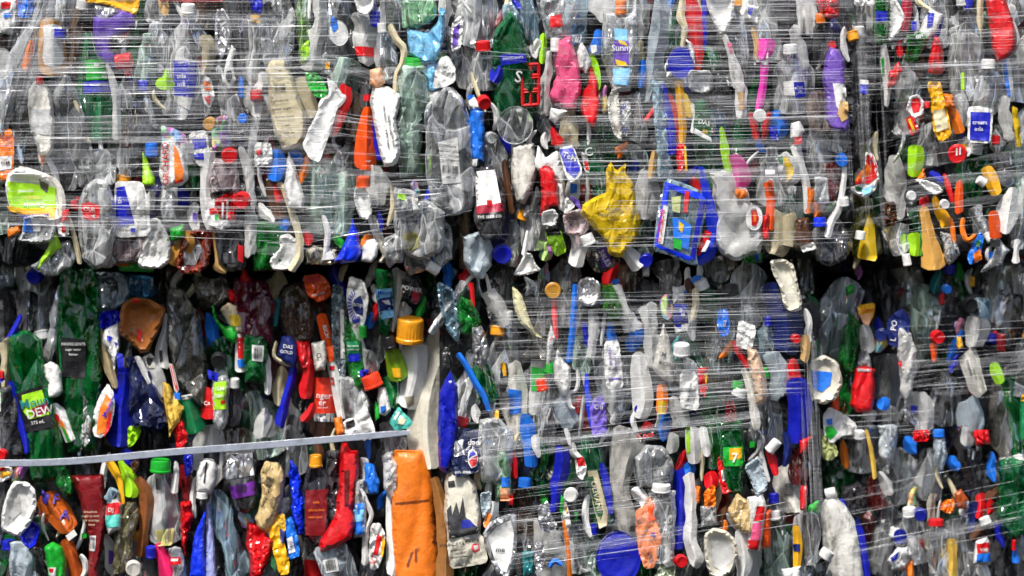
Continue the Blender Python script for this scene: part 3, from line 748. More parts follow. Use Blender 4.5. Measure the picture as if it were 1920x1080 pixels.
cp|red crumpled cap|h:R|3|P12 116,398 128,392 132,404 128,416 115,418|
lb|tiny red and white label|w:W|3|P8 108,420 128,416 128,442 110,442|pl R 116,424 124,424 124,436 116,436
st|narrow cream rim|h:C|2|L 128,405,5 136,430,7 146,470,8 150,495,6|
bt|clear bottle with a square red label|c:t|2|P24 158,355 178,340 200,348 212,385 214,440 200,490 178,500 156,480 148,440 148,390|pl R 152,384 166,378 190,386 190,410 174,414 158,408;tx 170 393 9 -5 W OUR;pl W 173,404 181,402 180,411;lm
sh|crumpled clear sheet under the flattened bottle|c:t|1|P18 150,300 196,280 216,300 214,345 180,340 150,352|
lb|white can label with a dark blue triangle|w:W|3|P12 218,343 266,344 276,380 280,438 222,442 214,425 216,370|pl B 218,352 234,349 253,418 216,428;pl W2 262,350 270,350 276,428 262,430;tx 224 376 8 -80 W N2;bc 268 398 10 60 90;tx 234 432 5 0 K 1.25 litre;pl B 245,428 255,428 254,436 246,436;lm
bt|pinkish clear bottle bottom|c:pk|1|P24 210,436 274,440 280,470 262,492 218,492 206,475|
cn|round silver end of a drink can|f:S|3|C 201,487,16,20|pl k 195,484 206,482 207,488 196,490;lm
bt|small clear bottle neck above the silver can end|c:t|2|L 196,440,30 202,465,28 204,482,24|
cu|crumpled milky tub|k:W|3|P20 278,414 296,412 312,438 319,462 315,490 300,501 268,502 260,492 266,470 276,440|lm
pn|clear square jar|c:t|2|P18 304,352 326,362 328,410 306,418 300,390|
bx|white juice carton with red upright lettering|w:W|3|P16 304,272 322,262 340,280 350,318 350,336 336,345 308,354 300,330 302,300|pl O 328,272 336,285 346,322 344,340 330,342 328,310;pl R 329,346 346,340 344,336 330,340;tx 313 308 13 90 R ORCHARD;lm
bt|white oval bottle|h:W|3|L 346,268,20 350,288,30 348,308,24|
bt|dark green bottle base|c:G|1|L 362,300,30 364,330,36 362,358,30|
sc|lime green wedge against the film|h:g|2|P10 268,288 276,300 290,334 290,346 268,346|
cp|bright blue cap upright|h:b|3|K 284,280,24,24,0|
cp|red cap facing out|h:R|3|C 430,292,15,20|lm
cp|large red cap facing out|h:R|3|C 453,376,16,25|lm
cn|crushed red cola can with white stripes|f:R|2|P18 404,366 440,360 446,385 440,418 410,414 400,390|pl W 418,380 422,380 420,414 417,412;pl W 426,378 430,378 428,416 425,414;pl K 398,362 436,352 438,360 404,372
st|long white upright bottle side|h:W|2|L 394,280,14 388,320,18 384,360,16 390,400,20 398,428,14|
jg|tall pale side of a bottle|k:W|2|L 452,275,10 462,310,14 468,360,16 470,420,18 468,480,16|
wr|white fluttering wrapper with coloured print|w:W|3|P8 388,384 402,374 418,380 420,400 432,424 412,428 392,420 384,402|pl R 392,392 406,388 408,400 394,402;pl g3 402,404 412,402 412,412 404,414
bt|pinkish clear bottle with dark label|c:pk|1|P22 396,300 440,300 448,350 442,366 400,370 392,340|
sc|bright green plastic block|h:g3|2|P14 318,428 344,422 346,446 322,452|
bt|amber bottle neck bent to the left|h:A|3|L 350,432,8 352,455,22 336,472,26 320,496,16|pl N 336,455 350,448 356,458 346,472 336,468;lm
tr|orange red plastic dish|c:R2|2|P18 345,440 372,432 388,440 394,470 388,498 370,510 345,512 332,500 336,480|pl c 346,452 372,446 380,470 366,498 346,496;lm
sp|tan forked stick|h:T|3|L 400,430,5 405,460,6 408,490,7 410,500,16 424,511,6|
bt|dark cola bottle with red label scraps|c:d|1|P24 404,428 452,426 468,460 462,498 430,508 408,490|pl R 448,458 458,462 458,494 448,488;pl K 420,474 444,474 444,492 422,494
sc|scrap of green plastic below the blue triangle label|h:g3|1|P 222,494 290,494 286,510 226,508|
sc|scrap of orange plastic|h:O|1|P 214,486 246,488 240,500 216,498|
wr|white packet with a red tomato|w:W|2|P10 478,268 508,270 510,300 490,312 478,310|pl R 480,282 491,280 492,290 482,291
bt|deep blue shiny bottle|h:b|2|L 520,280,20 518,310,26 516,340,18|
jg|white tapered spout|h:W|2|P16 541,288 552,310 570,370 568,390 540,386 534,350 538,310|
bt|brown bottle with a red label|h:N|1|L 508,335,20 518,370,26 526,410,18|pl R 512,346 528,345 530,376 516,380
st|long curved cream strip|h:C|2|L 522,342,9 536,360,10 548,400,10 560,440,12 561,480,13 545,508,12|
bt|shiny deep green bottle end|c:g3|1|P24 478,420 520,420 536,450 534,490 516,506 478,505|lm
tr|crumpled white square tub|h:W|3|P14 506,488 526,466 524,446 540,440 556,452 560,478 552,502 530,506 514,504|pl W2 528,468 544,462 550,480 540,498 524,496;lm
bt|tall greenish clear bottle|c:tg|0|L 592,300,50 600,370,60 604,440,54|
bt|second tall greenish clear bottle|c:tg|0|L 645,320,30 645,380,36 640,440,30|
bt|milky clear bottle foot with a white spike|c:C|1|P22 572,470 590,462 630,468 636,490 600,496 574,494|pl W 612,450 628,486 604,488
bt|bright blue bottle wedge|h:B2|3|P20 661,413 671,438 675,474 666,490 642,493 628,488 640,468 652,445|lm
bx|bright orange slim carton|h:O2|2|L 690,200,12 686,240,24 685,285,32 685,318,30|pl W 684,302 696,300 692,304;lm
st|navy blue strip beside the orange carton|h:B|1|L 700,228,6 708,262,12 714,300,10|
tu|flattened white tube covered in small print|h:W|3|P16 702,165 730,168 752,184 746,208 740,225 748,262 750,286 742,304 722,308 712,280 703,232 696,192|tx 722 212 6 -82 K directions;tx 732 235 6 -82 K caution keep;tx 728 262 6 -82 K warm water;tx 738 262 6 -82 K rinse well;lm
sc|peach coloured tub shard|h:PE|2|P12 694,132 714,128 722,155 708,168 694,158|
bt|navy bottle with a red band|c:d|1|L 686,150,22 690,180,26 688,205,18|pl R 680,178 698,176 696,188 682,190
st|deep red pointed strip|h:R|2|L 648,160,16 646,190,22 634,225,18 624,254,8|
bt|translucent brown upright bottle|c:N|0|L 664,172,18 666,215,26 666,265,22|
cp|red orange cap on its side|h:O2|3|K 681,341,26,20,0|
tr|small white foil tray|h:W|3|P12 668,350 684,354 694,372 697,398 690,410 676,408 668,388 664,368|lm
jg|milky bottle behind the foil tray|k:W|1|L 700,310,20 706,345,34 708,385,28|
jg|white bottle foot with dark creases|h:W|3|P16 681,464 688,452 700,448 709,458 706,480 696,491 677,488|
hd|clear looped bottle handle|c:C|2|L 698,404,7 708,425,9 714,455,9 722,478,8 712,492,6|
bt|round clear bottle base with residue|c:t|2|P22 722,445 748,440 760,465 752,492 730,500 716,480|
bt|big clear bottle dome with pale yellow tint|c:t|1|P24 740,395 800,380 832,400 834,440 820,470 790,484 760,476 742,440|pl Yc 756,440 782,432 790,462 764,474
pn|clear block with lime and white scraps|c:t|2|P18 740,352 778,362 788,395 760,408 742,390|pl g 746,362 762,366 760,376 748,374;pl W 772,370 784,372 786,398 776,400
bt|teal blue bottle fragment|c:b|1|L 806,370,20 812,400,34 806,425,24|
bt|clear bottle neck pointing down right with a white cap|c:t|2|L 758,486,50 778,488,46 796,496,26 804,502,20|cap W 812,502 22,24 -60;lm
bt|tall clear bottle with a printed side label|c:t|2|P24 800,205 838,170 868,190 884,260 890,340 884,385 850,400 812,380 800,300|pl W 822,268 858,258 864,342 830,346;tx 840 275 6 -4 K Directions;tx 842 285 5 -4 K shake well before;tx 842 293 5 -4 K serve over ice;tx 843 301 5 -4 K keep refrigerated;bc 844 318 30 14 -4;tx 846 334 5 -4 K 600 ml;lm
jg|crumpled milky bottle shoulder|k:W|1|P20 800,170 850,164 866,190 850,205 808,200|
st|lime edge strip|h:g|1|L 814,258,6 812,300,10 804,345,5|
st|navy label edge strip|h:B|1|L 824,280,6 814,330,10 800,385,12|
cp|bright blue cap with swirl print|h:b|2|P16 882,268 908,270 906,288 884,286|pl W 884,300 896,298 894,312 884,312
bt|clear bottle with white picture label and dark red band|c:d|2|P24 890,315 925,312 940,340 948,395 940,440 905,445 892,410|pl W 890,322 928,318 940,382 894,388;pl R2 893,387 944,380 946,396 894,402;pl K 894,402 946,396 947,408 896,414;pl R 913,376 922,376 924,386 914,388;tx 918 407 6 3 W THE BEER CO;lm
sc|strip of brown wood|h:N|1|L 945,300,8 950,340,9 962,400,8|
jg|translucent white drop shaped bottle end|k:lb2|2|P22 870,448 905,432 922,470 920,500 906,520 884,516 872,490|lm
cp|dark blue cap facing out|h:B|3|C 942,477,18,15|lm
sc|tan cardboard post|h:T2|-2|P14 858,395 880,395 880,500 862,500|lm
bt|grey stained bottle|h:WD|1|P22 960,275 1000,272 1006,320 998,352 984,380 968,374 960,335|
jg|red tongue shaped bottle in a white sleeve|h:R|3|P14 1012,320 1026,314 1038,324 1046,350 1046,386 1034,384 1022,395 1014,402 1016,365|lm
jg|white torn sleeve|h:W|2|P10 1010,274 1024,298 1044,284 1056,320 1058,395 1046,388 1044,340 1026,314 1012,322 1004,310|
wr|navy blue label with white letters|w:W|3|P10 1048,280 1074,274 1092,322 1072,342 1060,326|pl B 1048,280 1074,276 1088,318 1078,334 1062,322;tx 1068 294 12 -20 W TeM;lm
wr|small red and white packet|w:W|2|P8 1090,285 1100,290 1106,322 1096,322|pl R 1094,300 1102,302 1104,318 1098,318
bt|green bottle with a white bracket mark|c:G|1|L 1102,262,22 1112,300,26 1124,345,22 1128,372,12|tx 1104 285 18 10 W C
bg|yellow crumpled rubbish bag|w:Y|3|P15 1145,307 1153,322 1161,326 1166,310 1173,330 1186,348 1195,384 1197,420 1190,446 1176,465 1160,474 1145,470 1134,446 1115,426 1095,405 1100,386 1118,366 1134,356 1134,326|lm
bx|clear blue edged pack with picture cards inside|c:lb|3|P10 1247,338 1312,362 1326,372 1316,420 1304,490 1290,490 1226,464 1232,430 1240,380|pl B2 1247,340 1256,344 1236,462 1226,462 1232,430 1240,380;pl B2 1250,342 1312,362 1324,374 1302,372 1256,354;pl B 1312,374 1324,374 1314,420 1302,488 1293,484;pl B2 1228,463 1236,460 1296,482 1292,490;pl b 1260,408 1280,412 1296,424 1290,470 1262,455;pl g3 1262,446 1278,450 1276,470 1262,464;pl R 1284,358 1292,360 1288,400 1280,398;pl Y 1272,414 1282,422 1278,438 1272,430;pl W 1243,385 1252,388 1242,458 1233,456;pl CA 1258,370 1276,368 1274,400 1260,396;tx 1237 424 10 -97 R NORDIC IV;lm
st|shiny blue hook shaped strip|h:B2|3|L 1314,312,8 1322,350,12 1334,400,16 1338,445,22 1326,475,22 1306,490,14|lm
wr|red and white slanted packet|w:R|3|P8 1322,432 1334,438 1322,460 1312,478 1304,474 1312,452|pl W 1326,450 1332,452 1322,472 1314,472
bx|red box with a yellow edge|w:R|2|P10 1268,274 1284,270 1286,320 1270,324|pl Y 1282,274 1286,274 1288,322 1284,322
sc|tan orange sliver|h:T|2|L 1228,282,7 1224,305,10 1220,335,9|
jg|scuffed pale bottle upright|k:W|1|L 1212,320,30 1212,360,40 1208,410,30|
pn|light blue translucent panel|c:lb|1|P14 1232,262 1256,262 1262,334 1236,336|
cp|white cap tilted on a dark bottle|h:W|3|K 1102,449,26,20,-25|
bt|dark plum bottle labelled in white|c:d|2|L 1106,455,24 1118,468,36 1134,486,40 1146,504,30|pl P 1122,466 1138,460 1148,494 1130,504;tx 1134 484 11 -60 W 38LES;lm
cu|milky white cup on its side|k:W|3|P16 1016,398 1038,392 1047,404 1040,424 1018,422|
wr|lime green juice label|w:g|2|P12 1022,432 1050,430 1062,470 1042,480 1032,462|pl K 1022,430 1048,428 1052,440 1026,442
tr|upturned white funnel base|h:W|3|P14 984,476 996,476 1002,494 1014,506 990,514 966,516 964,511 974,498|lm
st|white handle rising from the funnel|h:W|3|L 990,432,5 986,455,7 982,480,8|
sp|white curved ladle|h:W|2|L 1064,428,9 1078,446,14 1086,468,24 1078,500,20|
tu|white glove finger|h:W|3|L 1172,470,22 1186,484,24 1202,502,24|lm
cp|blue cap under the box frame|h:B|2|C 1211,488,13,20|
bt|round pinkish magenta bottle|h:M3|3|L 1372,290,16 1380,312,30 1384,335,34 1382,352,22|lm
sc|orange cap chunk|h:O|3|P12 1380,354 1400,356 1402,368 1388,374 1378,366|
jg|large milk white bottle|k:W|1|P24 1336,330 1372,320 1400,360 1425,420 1424,470 1380,486 1350,470 1340,400|lm
ld|white lid with a red and orange oval|h:W|3|D 1414,408,16,24,0|pl R 1408,394 1418,392 1423,408 1418,424 1409,422;pl O 1412,400 1417,400 1418,416 1413,416
bt|bright green bottle foot with blue streak|c:g3|2|P14 1386,482 1410,466 1430,476 1428,492 1400,494|pl B 1416,474 1421,476 1420,490 1415,490
sc|red torn corner|h:R|2|P10 1428,408 1442,400 1442,452 1430,446|
bt|clear squashed bottle|c:t|0|L 985,385,40 1000,430,46 1000,470,30|
cu|clear purplish tub|c:pk|1|P22 1056,400 1092,392 1108,420 1096,440 1062,440|
wr|white triangle with a violet edge|w:W|2|P8 1060,368 1080,385 1058,402|pl P 1066,366 1086,376 1090,394 1078,384
jg|white bottle with a yellow and green lemon label|k:W|2|P18 1458,298 1474,286 1492,300 1500,330 1484,350 1466,340|pl Y 1466,296 1474,294 1488,320 1482,336 1474,338;pl G 1456,296 1466,292 1466,310 1460,306;lm
st|long white strip with a red tip|h:W|2|L 1490,270,16 1502,310,12 1512,350,12 1514,400,10|pl R 1486,266 1500,266 1500,272 1488,272
cp|small white cap at the bale join|h:W|3|K 1444,326,16,18,90|
st|orange red upright strip|h:O2|2|L 1440,340,12 1446,380,14 1444,430,12|
pn|small clear box|c:t|3|P14 1526,334 1552,334 1554,378 1528,382|
bt|dark red bottle|c:R3|1|L 1560,305,16 1562,345,20 1558,380,14|
wr|narrow orange wrapper with white code|w:O|2|L 1520,352,10 1520,375,11 1515,400,9|
cp|bright blue cap on a clear bottle|h:B2|3|K 1537,416,24,17,0|
bt|clear bottle below the bright blue cap|c:t|1|L 1538,424,24 1540,450,40 1542,478,36|
cp|blue knob cap|h:b|3|L 1572,288,12 1578,300,18 1581,312,10|
sp|white curved spoon handle|h:W|3|L 1584,312,7 1581,345,8 1574,385,10 1560,415,12 1550,445,10|
jg|creamy bottle foot|k:C|2|L 1455,395,26 1456,430,32 1456,462,34 1450,476,20|
jg|second creamy bottle foot|k:C|2|L 1482,400,22 1486,435,26 1486,462,28|
bt|brown bottle with a milky base|h:N|2|P20 1494,412 1516,410 1522,440 1524,460 1500,468 1492,448|pl W 1498,462 1524,454 1530,466 1504,474
bg|dark clear crinkled bag|c:d|1|P24 1534,415 1560,400 1580,420 1598,460 1590,486 1560,495 1530,485|lm
cp|white cap beside the dark bag|h:W|3|K 1583,378,18,16,-5|
ld|round lid with a red orange and green picture|h:W|3|P12 1622,288 1634,290 1643,310 1647,335 1640,355 1624,368 1604,362 1596,350 1610,345 1622,315|pl R 1624,290 1634,292 1643,312 1642,334 1630,344 1602,346 1604,338 1620,330;pl O 1625,305 1634,316 1628,330 1608,342 1602,338;pl G 1600,348 1616,352 1622,362 1606,356;pl lb 1616,356 1638,346 1630,362 1618,366;lm
bt|bottle fading from olive green to bright yellow|c:OL|2|L 1612,368,40 1616,400,44 1622,440,44 1628,485,42|pl Y 1614,446 1630,400 1642,420 1646,480 1640,490 1608,484;lm
cp|white cap in front of the yellow bottle|h:W|4|K 1613,441,20,16,8|
wr|brown coffee packet|w:N|2|P12 1656,382 1678,378 1682,420 1656,424|
bt|clear bottle pointing down with a white cap|c:t|2|L 1676,420,40 1684,455,36 1694,476,20|cap W 1700,487 16,22 -10
bt|lime green upright bottle|h:g|2|L 1718,272,22 1716,300,24 1712,332,16|lm
sc|orange triangle scrap|h:O|2|P 1722,330 1732,316 1736,334 1716,340|
cp|large red cap with two white marks|h:R|3|C 1795,289,18,15|pl W 1791,278 1794,278 1794,292 1791,292;pl W 1797,277 1800,277 1800,291 1797,291;lm
st|thin red spoke|h:R|2|L 1770,325,6 1778,350,8 1786,380,6|
st|coral red upright strip|h:O2|2|L 1800,338,9 1798,370,14 1798,400,12|
tr|white cupped tray piece|h:W|2|P12 1716,336 1736,338 1758,346 1768,358 1752,366 1734,354|
st|royal blue slat|h:B|1|L 1742,326,14 1755,334,18 1768,342,12|
cp|white button cap|h:W|3|C 1709,367,9,10|
cp|small white cap among orange pieces|h:W|3|C 1771,383,9,15|
bt|thin amber orange bottle|h:Y2|2|L 1752,368,8 1760,392,14 1772,412,20 1768,428,10|
hd|golden plastic funnel|h:T3|3|L 1731,388,12 1737,420,16 1744,455,24 1750,486,34 1752,506,40|lm
bt|clear crumpled bottle beside the golden funnel|c:t|2|P20 1764,436 1784,440 1800,476 1780,496 1768,480|
st|thin orange stick|h:O|2|L 1782,408,5 1786,430,7 1790,456,6|
bt|lime green bottle low in the bale|h:g|2|L 1714,436,20 1716,460,24 1714,480,16|
bt|dark green bottle behind the lime one|c:G|1|L 1718,390,24 1728,430,30 1730,480,28|
bt|amber orange slanted bottle|h:Y2|2|L 1848,312,16 1858,338,20 1870,366,16|lm
hd|orange ring handle|h:O|3|L 1806,408,6 1804,430,8 1814,450,8 1830,440,8|
wr|orange blue and teal torn wrapper|w:b|3|P10 1814,480 1826,455 1838,436 1844,446 1840,470 1836,490 1820,495|pl O 1824,476 1838,466 1840,486 1826,494;pl G 1828,456 1838,446 1838,458 1830,464;lm
bt|orange red bottle with black foot|h:O2|2|L 1862,395,14 1866,430,18 1868,448,18|pl K 1856,448 1876,446 1876,462 1858,464
jg|white bottle lying upright with a neck|h:W|2|L 1898,352,13 1894,375,22 1888,405,30 1884,438,14|lm
sp|white claw tipped handle|h:W|3|L 1908,448,12 1906,470,8 1904,494,12|
bg|fan of clear white film|c:t|2|P10 1838,510 1860,480 1876,450 1892,470 1880,495|
cp|white cap among clear bottles near the right edge|h:W|2|K 1840,340,18,16,-60|
bt|grey round bottle at far right|c:d|0|L 1880,285,24 1884,320,34 1882,350,28|
cp|dark blue cap under the bale gap|h:B|1|C 65,518,15,25|
bt|dark clear bottle in the shadow|c:d|0|L 55,545,30 52,580,34 50,620,26|
st|clear narrow bottle side|c:s|1|L 112,535,10 104,590,14 98,640,16 90,680,12|
sc|thin blue sliver in the dark corner|h:B|1|L 40,590,6 26,620,8 14,635,5|
bt|green soft drink bottle with lime and red logo label|c:G2|2|P26 22,640 50,628 80,650 84,700 96,740 104,790 120,850 124,890 60,892 48,800 32,740 22,700|pl K 30,738 82,722 104,800 48,812;pl g 44,740 82,730 96,776 58,786 46,770;pl R2 62,766 90,752 96,770 66,782;tx 68 754 19 12 TL Moun;tx 78 772 18 14 W DEW;tx 74 791 7 10 W 375 mL;lm
bt|dark green bottle with black barcode label|c:G2|1|P26 118,510 176,510 186,560 184,640 188,720 176,830 132,835 118,740 112,640 112,560|pl K 114,632 164,636 162,708 116,706;bc 135 689 28 28 0;tx 140 645 6 0 W INGREDIENTS;tx 140 655 5 0 W sugar water;tx 140 664 5 0 W flavour;lm
jg|cream bottle neck lying upright|h:C|2|L 8,638,22 12,665,20 10,700,15 8,730,8|
cp|red cap with a blue ring|h:R|3|P12 0,694 8,697 9,712 0,716|pl B 0,709 9,709 8,716 0,717
st|glossy royal blue curved strip|h:B|3|L 18,715,7 26,745,10 38,785,11 48,825,12 50,850,7|lm
bt|clear bottle pieces beside the blue strip|c:d|1|P20 0,735 22,725 36,770 46,850 20,862 0,855|pl W 0,735 5,735 5,770 0,772
sc|white dented plastic block|h:W|3|P14 84,686 95,680 108,686 114,700 116,732 108,742 92,746 88,740 90,718 83,706|lm
wr|white wrapper with red and green fruit|w:W|3|L 100,756,8 112,775,18 124,800,20 136,826,18|pl R 102,774 110,780 114,796 106,790;pl O 108,790 116,788 128,816 124,822;pl g3 114,800 120,802 132,828 126,830;lm
cu|grey translucent container|c:lb3|2|P24 168,510 232,514 246,540 236,566 212,580 190,580 178,560|lm
sc|blue translucent patch|c:b|3|P16 240,514 288,520 292,556 262,560 242,552|
wr|navy and white crumpled bag|w:B|2|P14 188,586 222,582 227,606 212,616 196,620 186,608|
bx|white packet with small blue flowers|w:W|3|P12 196,620 226,606 224,650 214,690 204,660 192,640|pl B 202,628 212,632 208,640 202,638;pl B 216,640 222,644 218,650;pl B 220,660 232,664 236,700 224,700
lb|dirty cream torn paper|h:CD|2|L 186,588,6 190,620,12 196,650,20 206,690,16 216,728,8|
tb|dirty amber brown pot with red print|h:AD|3|P22 232,572 252,560 280,564 308,580 304,600 290,628 278,656 262,658 246,640 226,625 228,590|pl R 250,561 264,560 262,568 254,568;pl R 258,616 266,620 264,640 258,636;tx 272 571 9 -15 K on;lm
st|cream white jagged edge|h:W|2|L 312,588,5 309,620,10 302,660,18 308,690,16|pl K 298,658 304,656 306,676 300,680
bt|dusty grey clear bottle|c:dd|1|P26 316,545 345,552 376,600 384,660 386,720 376,760 350,740 326,680 314,620|lm the dusty grey bottle
bt|magenta tinted bottle|c:MG|1|P26 440,520 500,530 512,570 504,640 462,645 442,600|lm
sc|crumpled red plastic collar|h:R|2|P14 430,545 448,540 456,505 470,520 472,550 450,568 432,564|
bg|dusty black film lump|c:dd|1|P20 362,520 420,516 432,556 400,580 370,560|
sp|lime green spatula|h:g3|3|P10 400,574 408,600 420,612 436,612 444,628 438,642 424,634 412,614 402,596|lm
bx|cream and yellow carton panel|w:C|2|P12 415,580 428,568 456,582 456,622 444,628 428,606|pl Y 430,590 452,590 452,610 438,612
tu|red and white checked tube with a white end|h:W|3|L 448,626,13 450,660,14 451,698,17|pl R 445,634 455,632 456,672 446,672;pl b 445,674 457,674 458,688 446,688
bt|dark green bottle behind the checked tube|c:G|1|L 425,630,40 430,680,50 430,740,40|
bt|green bottle with pale barcode label|c:G2|2|P22 460,630 496,632 500,660 496,712 462,712 458,670|pl W 474,646 496,648 494,678 474,676;bc 485 662 16 22 0;lm
cp|black cap|h:K|3|C 410,676,15,20|
bt|clear bottle with a lime label|c:t|2|P20 404,690 424,692 430,720 426,790 412,812 400,790 398,730|pl g 402,716 426,714 426,766 400,768;tx 414 728 8 0 W LLM;tx 413 741 9 0 W ham;pl B 390,692 412,700 408,716 392,710;pl R 416,750 424,750 424,756 416,756;lm
bt|small red bottle with a white word|h:R|3|L 384,726,14 388,745,18 391,770,22 392,786,22|tx 388 756 9 10 W Ca;lm
tu|square green tube|h:TG|3|L 350,744,24 356,770,28 364,800,32 368,812,30|pl W 340,742 360,738 362,746 342,750;lm
bx|folded yellow card|w:TY|3|P10 306,722 318,722 328,742 343,766 338,786 328,800 316,815 314,780 308,750|lm
st|red and white checked strip|h:W|3|L 320,682,6 326,705,6 332,735,7|pl R 318,684 323,684 334,732 330,734;pl b 326,736 338,736 338,750 328,750
jg|crumpled red foil|w:R|2|P10 326,800 340,785 352,815 346,842 330,842|
bt|shiny cobalt blue bottle|h:B|2|L 234,690,16 231,730,24 225,770,26 224,815,34 222,838,28|lm
bg|crumpled navy bag with pale reflections|c:NV|2|P24 238,672 258,672 284,700 304,750 312,790 290,806 250,800 240,760|lm
st|white square section bar|h:W|3|L 256,668,8 268,690,9 288,730,10 306,765,8|
tu|milky tube with an open round end|k:W|3|L 276,672,34 288,695,32 298,720,26 304,745,16|pl WD 268,670 282,662 292,672 290,690 276,690;pl K 274,672 281,668 286,676 282,686 276,683;lm
wr|orange margarine wrapper with a white edge|w:W|3|P12 174,800 178,768 190,738 202,722 212,740 214,765 206,800 190,818 178,815|pl O 182,800 188,765 200,738 210,752 204,780 196,812 182,814;pl R 206,775 212,766 206,804 196,820 198,806;tx 205 762 10 66 B Meadow;lm
bg|clear crumpled bag under the cream paper|c:t|1|P20 160,700 190,700 180,760 170,830 150,840 152,760|
wr|lime foil scrap|w:g|2|P 240,800 262,798 264,812 252,832 240,838|
bt|black bottle with a white ribbed cap|c:d|1|B 434,800 440,718 34 W|
bt|black soft drink bottle|h:K|0|L 330,640,30 340,700,30 340,740,26|
bg|translucent brown film|c:N|1|P22 532,548 560,530 580,560 588,610 578,640 545,638 528,590|lm
wr|orange packet with a scalloped label|w:O2|2|P14 568,520 600,514 618,534 618,556 596,565 578,552|pl R 570,522 600,516 602,526 574,530;tx 597 551 7 12 W amond;lm
tu|slim orange pen shaped tube|h:O2|2|L 602,588,14 608,615,16 616,645,17 622,675,14|tx 611 622 9 -75 W RICH;lm
st|teal and white sliver|h:TL|1|L 520,560,10 518,590,9 516,612,5|
sp|navy scoop printed with white letters|h:NB|3|P12 530,632 545,632 556,645 558,670 552,688 536,680 522,668 526,648|tx 541 650 8 -8 W DAS;tx 538 660 7 -8 W GOLD;lm
st|cream rim of the navy scoop|h:C|2|L 518,640,5 514,666,6 530,680,6 546,686,5|
st|long royal blue handle|h:B|2|L 550,688,12 544,720,13 532,760,14 524,800,18|
jg|glossy red crumple|h:R|2|P16 556,642 578,640 586,665 580,690 566,690 558,665|
bt|slim red bottle|h:R|3|L 580,672,12 578,700,18 574,730,20 572,748,12|lm
tu|white sleeve with a black ring mark|h:WD|3|P14 584,645 608,640 612,665 609,692 592,694 588,670|tx 599 667 11 0 K O;lm
st|white tape with an orange end and red dot|h:W|2|L 618,672,12 626,700,14 634,740,16 642,785,14|pl R 618,686 627,686 627,694 618,694;pl O2 612,650 624,648 627,676 616,680;lm
sc|bright orange flap|h:O|3|P10 626,786 640,782 646,810 632,818|
bt|brown bottle with an orange ginger beer label|h:N3|2|L 604,690,16 605,706,22 606,725,34 606,770,38 606,820,40|pl R3 586,708 626,708 628,776 588,776;pl S 586,776 628,775 626,792 588,790;tx 607 742 13 -4 W nger;tx 604 755 13 -4 W er;tx 605 764 4 0 W soft drink;pl W 592,780 598,780 598,786 592,786;pl W 604,780 612,780 612,786 604,786;lm
st|red torn bottle side|h:R|3|L 588,755,8 580,775,14 568,790,12|
tr|grey flat translucent tray|c:lb3|1|P14 622,540 645,545 648,700 636,715 624,700|pl W 638,580 645,580 647,672 639,672
wr|white label with a navy sunburst and the word blue|w:W|3|P14 656,520 682,530 690,560 684,600 670,628 658,605 650,560|pl NB 664,562 676,554 682,570 680,592 668,588 662,576;ray2 672,572 22;tx 673 573 10 175 W blue;pl NB 660,600 676,596 674,604 662,606;tx 668 612 5 180 R 20;lm
bt|bright green bottle with a navy band|c:g3|2|P22 646,595 662,612 678,645 682,700 676,735 662,720 650,680 644,640|pl TG 650,640 674,640 674,662 652,664;pl B 653,664 676,662 676,676 655,678;tx 663 648 4 0 W ingredients;tx 663 655 4 0 W carbonated;lm
st|white curved bottle shoulder|h:W|3|L 662,612,9 672,640,14 682,672,18 688,692,14|
bt|smoky bottle with a blue neck ring|c:s|2|P18 680,655 700,660 712,690 706,704 684,706|pl B 674,694 692,692 692,706 676,706
cp|bright red orange cap tilted up|h:O3|3|K 697,714,38,26,-22|lm
cp|small bright green cap|h:g3|3|K 680,622,14,22,0|
bt|dark green bottle with a light blue mountain label|c:G2|2|P22 705,510 735,512 738,560 732,620 722,640 712,615 708,560|pl lb 704,543 736,540 740,594 712,600;pl NB 710,560 736,556 738,580 712,584;pl W 716,564 730,562 734,572 724,570;tx 722 549 8 0 B Mount;lm
jg|long white bottle side|h:W|2|L 748,505,18 745,550,14 740,590,10 736,622,5|
wr|black bottle label with pink fruit and the word power|w:K|3|P14 754,520 786,518 792,560 778,570 756,560|pl R2 772,552 780,540 788,548 784,566 776,568;tx 772 542 9 -12 W POWER;lm
tb|big orange screw cap|h:YO|3|K 769,619,52,46,3|lm
bt|white bent bottle arm|h:W|2|L 774,645,42 780,680,34 776,715,34 768,745,40 760,765,26|pl TD 758,745 776,742 776,760 764,765;lm
bt|small yellow green bottle with a black cap|h:OG|3|L 733,655,20 740,675,26 746,700,30 750,714,24|cap K 730,642 24,24 -15;pl Y2 734,690 750,690 752,708 738,708;lm
bt|dark green bottle under the yellow green one|c:G2|1|L 740,700,40 742,735,40 736,765,26|
tu|long dirty cream pipe|h:WC|1|L 824,615,30 830,650,62 812,700,58 800,760,52 798,820,52 806,880,40|lm
hd|bent clear plastic strap|c:t|3|L 876,530,16 850,565,14 828,595,14 806,625,10|
tr|clear tray standing on edge|c:lb|2|P18 820,530 850,545 864,600 858,640 840,620 826,580|lm
jg|shiny green torn bottle|c:g3|2|P20 864,560 884,565 902,605 896,625 866,625 858,600|lm
tu|red and white stick|h:R|3|L 882,530,9 885,545,7 888,578,4|
bt|bottle with a crushed silver and black label|f:S|3|P14 886,618 904,614 916,650 920,678 898,684 888,655|pl W 890,654 900,652 902,680 892,680;bc 896 667 8 22 0;lm
bt|dark green bottle below the silver label|c:G2|2|L 900,682,28 910,715,32 920,755,26|
sp|bent bright blue straw|h:b|3|L 858,662,9 874,685,9 890,715,10 908,745,9 916,772,7|lm
bx|glossy deep blue box|h:B|3|P20 824,740 844,702 857,730 858,800 852,850 838,882 824,872 822,800|lm
bt|toy sized white bottle with a blue window|h:W|3|P14 710,728 722,728 728,745 732,768 724,778 712,776 708,750|pl b 714,762 724,760 722,774 714,774;lm
